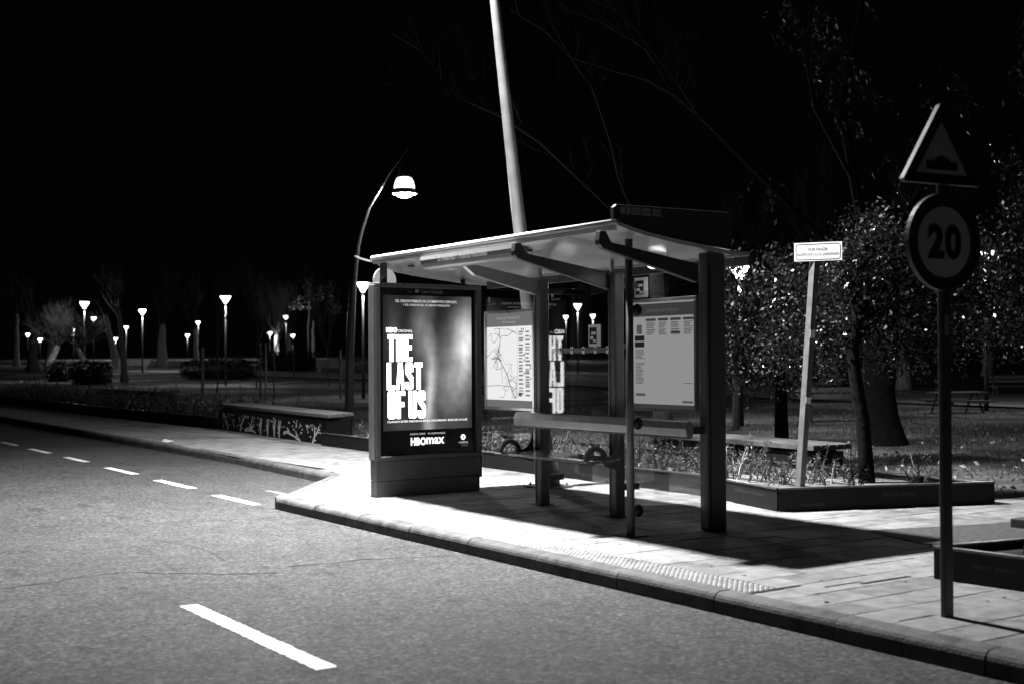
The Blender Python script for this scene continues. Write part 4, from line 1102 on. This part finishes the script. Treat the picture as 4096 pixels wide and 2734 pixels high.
# second bare tree standing behind the timetable case
t = thing('bare_tree', 'tall bare tree behind the shelter with one long limb crossing the sky', 'tree', (15.75, 18.36, .1))
MB().tube([(15.75, 18.36, -.1), (15.74, 18.36, .81), (15.7, 18.36, 1.88), (15.6, 18.4, 3.87)], [.26, .17, .15, .12], 10).build('trunk', M['bark'], t, smooth=True)
br = MB(); q = random.Random(33)
for pts, r0, r1 in (
 ([(15.6, 18.4, 3.87), (14.64, 18.58, 4.57), (13.91, 18.61, 5.09), (13.16, 18.66, 5.63), (12.36, 18.73, 6.03), (11.68, 18.73, 6.21), (11.2, 18.6, 6.24), (10.58, 18.57, 6.26), (9.86, 18.6, 6.3)], .06, .008),
 ([(11.33, 18.82, 6.3), (11.02, 18.72, 6.68), (10.64, 18.66, 6.99)], .018, .006), ([(11.84, 18.48, 6.09), (11.48, 18.41, 6.68), (11.26, 18.25, 7.06)], .018, .006),
 ([(15.6, 18.4, 3.87), (15.29, 18.48, 4.35), (15.05, 18.51, 4.75), (14.86, 18.52, 5.15), (14.69, 18.5, 5.7), (14.49, 18.5, 6.17), (14.26, 18.53, 6.72), (14.1, 18.52, 6.86), (13.81, 18.59, 7.24), (13.48, 18.67, 7.77), (13.29, 18.68, 8.22)], .06, .02)):
    limb(br, pts, r0, r1, q, None, 9, .8, 2)
br.build('limbs', M['darkbark'], t)

def leafy(name, label, base, trunk, tr_r, clumps, nleaf, lsize, seed, lm='leaf', droop=.5):
    """trunk polyline, clumps = (centre, radii); twigs run from the trunk top into every clump"""
    q = random.Random(seed)
    t = thing(name, label, 'tree', base)
    MB().tube(trunk, tr_r, 10).build('trunk', M['darkbark'], t, smooth=True)
    tw = MB(); lf = MB(); top_ = Vector(trunk[-1]); pts = []
    tot = sum(c[1][0] * c[1][1] * c[1][2] for c in clumps)
    for c, r_ in clumps:
        c = Vector(c)
        tw.tube([Vector(trunk[-2]).lerp(top_, q.random()), top_.lerp(c, .5) + Vector((0, 0, .15)), c], [tr_r[-1] * .7, .02, .008], 5, cap=False)
        k = int(nleaf * r_[0] * r_[1] * r_[2] / tot)
        subs = []
        for _ in range(max(10, k // 28)):
            a = Vector((q.gauss(0, 1), q.gauss(0, 1), q.gauss(0, 1))).normalized() * (q.random() ** .45)
            e = c + Vector((a.x * r_[0], a.y * r_[1], a.z * r_[2])); subs.append(e)
            if q.random() < .5: tw.tube([c, c.lerp(e, .55) + Vector((0, 0, .06)), e, e + Vector((q.gauss(0, .05), q.gauss(0, .05), -.18))], [.008, .006, .004, .002], 3, cap=False)
        for _ in range(k):
            e = q.choice(subs); pts.append((e.x + q.gauss(0, .11), e.y + q.gauss(0, .11), e.z + q.gauss(0, .12) - abs(q.gauss(0, .1)) * droop))
    tw.build('twigs', M['darkbark'], t); leaves(lf, pts, lsize, q, droop); lf.build('crown', M[lm], t)
    return t
leafy('elm_tree', 'slender dark elm in the planter with a low glossy leafy crown', (11.3, 9.67, .29),
      [(11.31, 9.67, .2), (11.28, 9.67, .61), (11.25, 9.68, 1.01), (11.19, 9.72, 1.45), (11.16, 9.74, 1.8), (11.17, 9.72, 2.29)], [.10, .085, .08, .075, .07, .06],
      [((11.3, 9.9, 2.55), (.5, .5, .55)), ((11.6, 9.75, 2.95), (.5, .5, .5)), ((11.95, 9.35, 2.75), (.5, .5, .55)), ((11.3, 10.2, 2.0), (.5, .5, .42)), ((11.15, 10.75, 1.85), (.5, .45, .38)), ((11.7, 9.6, 2.15), (.55, .5, .45)), ((12.1, 9.3, 2.2), (.45, .45, .5)), ((11.35, 10.6, 2.45), (.45, .4, .35)), ((11.65, 9.9, 3.15), (.35, .35, .22)), ((12.45, 8.95, 2.3), (.45, .45, .5)), ((12.3, 9.1, 2.85), (.4, .4, .35)), ((11.6, 10.6, 1.65), (.5, .5, .2)), ((11.9, 9.5, 1.7), (.45, .45, .2))],
      17000, .056, 41)
leafy('evergreen_tree', 'dark evergreen tree with feathery drooping sprays left of the garden sign', (13.6, 13.2, .1),
      [(13.6, 13.2, 0), (13.58, 13.2, 1.2), (13.5, 13.2, 2.2), (13.45, 13.25, 3.2)], [.12, .09, .07, .04],
      [((12.6, 13.3, 2.2), (.7, .6, .5)), ((13.35, 13.0, 2.8), (.5, .5, .4)), ((12.0, 12.5, 2.92), (.36, .36, .3)), ((12.05, 12.4, 2.45), (.4, .4, .34)), ((13.9, 12.9, 2.4), (.7, .6, .6)), ((12.9, 12.9, 1.75), (.6, .5, .25)), ((13.5, 12.6, 3.1), (.6, .5, .25)), ((12.3, 12.9, 1.7), (.5, .5, .2))],
      12000, .068, 43, 'leafd', 1.2)
leafy('leafy_tree', 'leafy tree with pale bright leaves cut off by the right edge', (15.6, 9.9, .1),
      [(15.6, 9.9, 0), (15.58, 9.9, 1.0), (15.5, 9.95, 2.0), (15.5, 9.95, 2.8)], [.12, .1, .08, .06],
      [((14.75, 10.6, 3.0), (.4, .4, .5)), ((14.7, 10.65, 2.4), (.4, .4, .4)), ((15.1, 10.4, 2.9), (.55, .5, .5)), ((15.3, 10.1, 3.6), (.6, .5, .5)), ((15.0, 10.5, 2.2), (.5, .5, .4)), ((15.9, 9.6, 2.8), (.7, .6, .8)), ((15.3, 10.2, 4.3), (.5, .5, .4)), ((15.5, 9.9, 1.8), (.5, .5, .3))],
      11000, .062, 45, 'leaf')

# far pale trunks across the lawn on the right
for x, y, h, r0, ln, lb, sd in ((47.8, 47.5, 11, .36, (0, 0), 'pale straight trunk left of the garden sign post, far lawn', 51), (48.7, 43.9, 12, .5, (-.4, .3), 'thick pale trunk with flared foot right of the garden sign post', 52),
                            (46.4, 37.5, 10, .33, (0, 0), 'pale trunk just right of the big dark tree trunk', 53), (66.0, 47.2, 9, .34, (.5, -.3), 'pale forked trunk behind the bench at the right edge', 54)):
    bare_tree(x, y, h, lb, sd, ln, r0, .5, 2, .5, 'twig', 'park_tree', 'pale trunks on the far lawn', True)
for x, y, h, r0, lb, sd in ((34.6, 33.4, 5, .09, 'thin dark sapling by the path left of the garden sign post', 55),):
    bare_tree(x, y, h, lb, sd, (0, 0), r0, .5, 2, .4, 'twig', 'sapling')
# trees on the left
for x, y, h, r0, fk, ln, lb, sd, pale in (
    (38.0, 114.2, 9, .55, .45, (0, 0), 'pale trunk with a fork right of the stone bench', 61, True), (37.2, 125.2, 10, .42, .5, (-2.2, .5), 'pale trunk leaning left behind the stone bench', 62, True),
    (22.6, 74.6, 7, .22, .6, (-.5, .3), 'tall dark trunk rising behind the two pruned trees', 63, False), (25.1, 107.6, 8, .5, .5, (0, 0), 'dark trunk left of the bushy pruned tree', 64, False),
    (30.0, 123.1, 9, .34, .6, (1.4, -.5), 'pale trunk leaning right under the bushy pruned crown', 65, True), (27.8, 125.6, 9, .3, .6, (0, 0), 'slim pale trunk near the left edge', 66, True),
    (42.9, 118.7, 8, .3, .45, (-.3, .2), 'pale post-like trunk left of the dark round hedge', 67, True), (64.5, 149.7, 9, .45, .35, (0, 0), 'pale fan-shaped tree above the long clipped hedge', 68, True),
    (73.7, 158.6, 13, .3, .4, (0, 0), 'slim pale trunk at the right end of the long clipped hedge', 69, True), (62.0, 140.0, 10, .35, .35, (0, 0), 'pale fan tree left of the long clipped hedge', 70, True)):
    bare_tree(x, y, h, lb, sd, ln, r0, fk, 2, .4, 'twig', 'park_tree', None, pale)
# pruned bushy trees
for x, y, h, r0, fk, ln, lb, sd in ((20.2, 81.2, 5.6, .26, .42, (-.6, .3), 'bushy pruned tree with a dense pale twig crown', 71), (20.3, 75.4, 4.6, .22, .48, (.6, -.3), 'twisted pale trunk with a dark twig crown beside the bushy tree', 72)):
    q = random.Random(sd); g = terr(x, y); t = thing('pruned_tree', lb, 'tree', (x, y, g))
    P_ = [Vector((x + ln[0] * math.sin(i * .8) * .5, y + ln[1] * math.sin(i * .8) * .5, g - .2 + h * fk * i / 5)) for i in range(6)]
    MB().tube(P_, [r0 * 1.2, r0, r0 * .85, r0 * .9, r0 * .8, r0 * .6], 9).build('trunk', M['palebark'], t, smooth=True)
    cr = MB()
    for _ in range(16):
        d = Vector((q.gauss(0, .8), q.gauss(0, .8), .7)).normalized(); grow(cr, P_[-1], d, h * .27, .04, 3, q, .5, .2, (4, 6), None)
    cr.build('crown', M['twig'], t)

# tall tree whose hanging leaves catch a lamp
q = random.Random(99); g = terr(53.1, 114.9)
t = thing('tall_tree', 'tall thin tree with pale hanging leaves lit from below by a lamp', 'tree', (53.1, 114.9, g))
MB().tube([(53.1, 114.9, g - .2), (53.0, 114.9, 5), (53.3, 114.7, 10.5)], [.25, .18, .06], 7).build('trunk', M['bark'], t)
pts = []
for cx_, cy_, cz_, ln_ in ((53.0, 114.9, 9.9, 3.2), (54.0, 114.3, 9.2, 1.6), (52.2, 115.4, 8.2, 1.4), (54.8, 113.8, 9.6, 2.6), (51.6, 115.9, 7.6, .9), (55.2, 113.5, 7.4, 1.0)):
    for _ in range(130): pts.append((cx_ + q.gauss(0, .22), cy_ + q.gauss(0, .22), cz_ - q.random() * ln_))
lf = MB(); leaves(lf, pts, .2, q, 1.5); lf.build('foliage', M['dry'], t)

# staked saplings
def sapling(x, y, h, lb, sd, stake):
    t = bare_tree(x, y, h, lb, sd, (0, 0), .045, .42, 3, .22, 'twig', 'sapling', None, False, (5, 7), .5)
    return t
sapling(20.85, 48.6, 4.6, 'bare sapling beside a pale double stake on the lawn', 81, 0)
sapling(29.3, 61.2, 4.6, 'slim bare sapling near the arched lamp pole', 82, 0)
sapling(21.6, 57.0, 5.8, 'tall fan-shaped bare sapling between the hedge and the far lamp', 83, 0)
sapling(25.1, 60.7, 5.0, 'bare sapling standing right of the dark round hedge', 84, 0)
sapling(33.8, 75.7, 5.2, 'bare sapling in front of the long clipped hedge', 85, 0)
def stake(x, y, h, r_, lb, m_='galv'):
    g = terr(x, y); t = thing('tree_stake', lb, 'stake', (x, y, g), 'wooden stakes beside saplings')
    MB().tube([(x, y, g - .1), (x, y, g + h)], [r_, r_ * .9], 7).build('pole', M['wood'], t); MB().tube([(x, y, g + h * .75), (x, y, g + h * .75 + .06)], r_ * 1.25, 7).build('tie', M['black'], t)
stake(20.7, 56.5, 2.1, .075, 'pale wooden stake by the far end of the tree motif bench')
stake(20.45, 49.1, 2.3, .05, 'left of the two thin stakes at the bare sapling'); stake(20.62, 48.95, 2.3, .04, 'right of the two thin stakes at the bare sapling')
stake(23.0, 46.9, 2.0, .05, 'dim stake standing just left of the arched pole')
stake(20.42, 21.25, 2.9, .09, 'dark leaning post on the lawn beside the shelter column')

# hedges and bushes
def hedge(name, label, a_, b_, wd, h, sd, n_=2600, size=.16):
    q = random.Random(sd); a_ = Vector((*a_, 0)); b_ = Vector((*b_, 0)); c = (a_ + b_) / 2; g = terr(c.x, c.y)
    t = thing(name, label, 'hedge', (c.x, c.y, g)); d = (b_ - a_); nrm = Vector((-d.y, d.x, 0)).normalized()
    mb = MB(); P_ = [a_.lerp(b_, i / 10) + Vector((0, 0, g + h * .42)) for i in range(11)]
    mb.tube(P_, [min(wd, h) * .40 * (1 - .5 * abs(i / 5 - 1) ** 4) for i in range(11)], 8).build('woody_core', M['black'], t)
    pts = []
    for _ in range(n_):
        f = q.random(); aa = q.uniform(0, 6.283); k = (1 - .35 * abs(2 * f - 1) ** 6) * q.uniform(.82, 1.06) * (1 + .1 * math.sin(f * 23 + sd))
        pts.append(a_.lerp(b_, f) + nrm * math.cos(aa) * wd / 2 * k + Vector((0, 0, g + h * .48 + math.sin(aa) * h * .5 * k)))
    lf = MB(); leaves(lf, pts, size, q, 0); lf.build('foliage', M['leafd'], t)
hedge('hedge', 'dark rounded hedge in front of the bright park lamp', (27.2, 77.7), (30.6, 74.4), 1.6, 1.25, 91)
hedge('hedge', 'long clipped hedge behind the far path', (37.8, 90.9), (41.0, 87.6), 1.5, 1.6, 92)
hedge('hedge', 'low dark bush at the foot of the pruned trees', (19.0, 72.3), (20.6, 70.9), 1.3, 1.25, 93, 1800)
hedge('hedge', 'smaller dark bush left of the one under the pruned trees', (19.4, 79.1), (20.3, 78.2), 1.2, 1.2, 94, 1200)
hedge('hedge', 'dark shrub mass far behind the shelter column', (75.0, 84.0), (83.0, 78.0), 3., 2.2, 95, 1500, .3)

# ================================================================== PARK FURNITURE
def park_bench(x, y, rz, label, wood='darkwood', group=None):
    t = thing('park_bench', label, 'bench', (x, y, terr(x, y)), group); t.rotation_euler = (0, 0, rz); ORIGIN[t] = Vector((0, 0, 0))
    for k in range(3): MB().box(-.9, .9, -.22 + k * .15, -.09 + k * .15, .42, .46).build('seat_slat', M[wood], t)
    for k in range(2): MB().box(-.9, .9, .26, .30, .58 + k * .16, .70 + k * .16).build('back_slat', M[wood], t)
    for sx in (-.7, .7):
        MB().box(sx - .03, sx + .03, -.2, -.14, 0, .418).build('leg', M['frame2'], t); MB().box(sx - .03, sx + .03, .2, .258, 0, .86).build('leg', M['frame2'], t)
        MB().box(sx - .03, sx + .03, -.138, .198, .36, .418).build('seat_support', M['frame2'], t)
def picnic(x, y, rz, label):
    t = thing('picnic_table', label, 'picnic table', (x, y, terr(x, y))); t.rotation_euler = (0, 0, rz); ORIGIN[t] = Vector((0, 0, 0))
    for k in range(4): MB().box(-.8, .8, -.32 + k * .165, -.175 + k * .165, .56, .60).build('top_plank', M['darkwood'], t)
    for sy in (-.62, .62): MB().box(-.8, .8, sy - .13, sy + .13, .33, .37).build('seat_plank', M['darkwood'], t)
    for sx in (-.55, .55):
        for sy in (-1, 1): MB().tube([(sx, sy * .12, .55), (sx, sy * .45, 0)], .035, 6).build('leg', M['frame2'], t)
        MB().box(sx - .03, sx + .03, -.7, .7, .27, .325).build('cross_beam', M['frame2'], t)
def stone_bench(x, y, rz, label, L_=1.9, back=False):
    t = thing('stone_bench', label, 'bench', (x, y, terr(x, y))); t.rotation_euler = (0, 0, rz); ORIGIN[t] = Vector((0, 0, 0))
    MB().box(-L_ / 2, L_ / 2, -.25, .25, .40, .50).build('seat_slab', M['stone'], t, bevel=.015)
    for sx in (-1, 1): MB().box(sx * L_ * .38 - .13, sx * L_ * .38 + .13, -.22, .22, 0, .399).build('foot_block', M['stone'], t, bevel=.015)
    if back: MB().box(-L_ / 2, L_ / 2, .19, .25, .501, .95).build('back_slab', M['stone'], t, bevel=.015)
az = -R(33.8)
park_bench(24.2, 21.6, az, 'low slatted bench on the lawn left of the big dark trunk')
picnic(31.0, 23.2, az + .2, 'wooden picnic table on the lawn behind the sign post')
picnic(33.0, 34.6, az, 'small picnic table by the path beside the shelter column')
picnic(24.5, 30.0, az, 'picnic table seen through the middle glass pane')
park_bench(44.4, 30.6, az, 'long slatted bench across the path at the right edge', 'wood')
stone_bench(31.8, 102.7, az, 'pale stone bench with back beyond the far path', 2.6, True)
stone_bench(39.8, 82.6, az, 'pale stone bench right of the long clipped hedge', 2.2, True)
stone_bench(47.0, 66.0, az, 'stone bench seen through the middle glass pane', 2.6, True)

# ================================================================== PLANTER SHRUBS, GRASS, FALLEN LEAVES
protos = []
for sd in range(5):
    q = random.Random(200 + sd); mb = MB(); pts = []
    for _ in range(q.randint(9, 14)):
        p = Vector((q.gauss(0, .09), q.gauss(0, .09), -.02)); d = Vector((q.gauss(0, .45), q.gauss(0, .45), 1)).normalized(); L_ = q.uniform(.14, .42)
        P_ = [p]; 
        for k in range(4):
            d = (d + Vector((q.gauss(0, .18), q.gauss(0, .18), 0))).normalized(); P_.append(P_[-1] + d * L_ / 4)
        mb.tube(P_, [.008, .007, .006, .004, .002], 3, cap=False)
        for k in range(26):
            f = q.uniform(.1, 1) * 4; i = min(int(f), 3); pts.append(P_[i].lerp(P_[i + 1], f - i))
    leaves(mb, pts, .05, q, -.3, .12)
    me = bpy.data.meshes.new('planter_shrub'); me.from_pydata(mb.v, [], mb.f); me.materials.append(M['shrubleaf']); me.update(); protos.append(me)
def undergrowth(n_, fn, z, label, seed, s0, s1):
    q = random.Random(seed); mb = MB()
    for _ in range(n_):
        x, y = fn(q); s = q.uniform(s0, s1); sz = s * q.uniform(.8, 1.3); a = q.uniform(0, 6.28); ca, sa = math.cos(a) * s, math.sin(a) * s
        me = q.choice(protos)
        mb.add([(x + v.co.x * ca - v.co.y * sa, y + v.co.x * sa + v.co.y * ca, z + v.co.z * sz) for v in me.vertices], [tuple(p.vertices) for p in me.polygons])
    tag(mb.build('planter_undergrowth', M['shrubleaf']), label, 'undergrowth', kind='stuff')
def f1(q):
    y = q.uniform(9.9, 21); return 10.15 + (y - 9) * .02 + q.random() ** 1.3 * 1.5, y
undergrowth(95, f1, .29, 'tangle of dry twiggy plants in the planter behind the shelter', 301, .6, 1.1)
def f2(q):
    y = 28.6 + q.random() ** 1.4 * 32; return 10.85 + abs(y - 36) * .018 + q.random() * 2.0, y
undergrowth(150, f2, .30, 'dry upright stems filling the long planter along the far pavement', 302, .9, 1.8)
for i, (x, y, s, lb) in enumerate(((10.05, 10.55, 1.2, 'tall spiky plant in the planter just right of the shelter column'), (10.5, 10.35, 1.15, 'spiky plant halfway between the shelter column and the garden sign post'), (10.75, 9.95, 1.0, 'twiggy plant at the left foot of the garden sign post'),
                                  (11.0, 9.55, 1.05, 'thorny plant between the garden sign post and the slender elm'), (11.55, 9.2, .85, 'sprawling low plant right of the slender elm trunk'), (10.1, 12.4, 1.3, 'tallest dry plant behind the timetable case pane'),
                                  (8.0, 5.40, .4, 'small dark weed in the planter box at the right edge'))):
    o = bpy.data.objects.new('planter_shrub', protos[i % 5]); COL.objects.link(o); o.location = (x, y, .29 if i < 6 else .31); o.scale = (s, s, s * 1.35); o.rotation_euler = (0, 0, i * 1.1); tag(o, lb, 'shrub', 'single plants in the planters')
# drip hoses lying in the planter bed
for x0, lb in ((10.35, 'thin dark irrigation hose nearest the planter wall'), (10.9, 'thin dark irrigation hose along the middle of the planter bed')):
    P_ = [(x0 + .03 * math.sin(k * 1.7) + (k * .045), 9.5 + k * .95, .305) for k in range(13)]
    tag(MB().tube(P_, .01, 6).build('irrigation_hose', M['rim']), lb, 'hose')

q = random.Random(77); mb = MB()
for _ in range(42000):
    f = q.random()
    if f < .62: x, y = 12.3 + q.random() ** 1.3 * 22, 8.8 + q.random() * 24
    else: x, y = 12.8 + q.random() * 14, 21 + q.random() * 40
    if math.sin(x * .55 + 1.3) * math.sin(y * .43) + q.gauss(0, .35) < -.15: continue
    if 11.9 < x < 13.1 and 11 < y < 14.8: continue
    g = terr(x, y); h = q.uniform(.03, .09); a = q.uniform(0, 6.28); dx, dy = math.cos(a) * .012, math.sin(a) * .012; k = len(mb.v)
    mb.v += [(x - dx, y - dy, g), (x + dx, y + dy, g), (x + q.gauss(0, .03), y + q.gauss(0, .03), g + h)]; mb.f.append((k, k + 1, k + 2))
tag(mb.build('lawn_grass', M['grass']), 'short patchy grass on the park lawn', 'grass', kind='stuff')
mb = MB(); pts = []
for _ in range(900):
    x, y = 12.2 + q.random() ** 1.5 * 14, 8.9 + q.random() ** 1.2 * 9; pts.append((x, y, terr(x, y) + q.uniform(.02, .06)))
for _ in range(260):
    x, y = q.uniform(14, 24), q.uniform(62, 84); pts.append((x, y, terr(x, y) + .05))
for _ in range(60):
    x, y = q.uniform(10, 12), q.uniform(9.5, 20); pts.append((x, y, .31))
leaves(mb, pts, .085, q, 0); tag(mb.build('fallen_leaves', M['dry']), 'pale fallen leaves scattered over the lawn', 'leaves', kind='stuff')
# ground litter
mb = MB(); q = random.Random(9)
tag(MB().add([(8.05, 23.9, .15), (8.22, 23.95, .17), (8.25, 24.25, .15), (8.12, 24.3, .20), (8.02, 24.12, .16)], [(0, 1, 3), (1, 2, 3), (0, 3, 4)]).build('paper_scrap', M['whiteink']), 'crumpled white paper scrap on the far kerb', 'litter')
tag(MB().add([(18.2, 62.0, terr(18, 62)), (18.6, 62.0, terr(18, 62) + .02), (18.65, 62.5, terr(18, 62)), (18.4, 62.4, terr(18, 62) + .3), (18.2, 62.3, terr(18, 62) + .1)], [(0, 1, 3), (1, 2, 3), (0, 3, 4)]).build('plastic_bag', M['whiteink']), 'pale plastic bag lying on the lawn at the far left', 'litter')
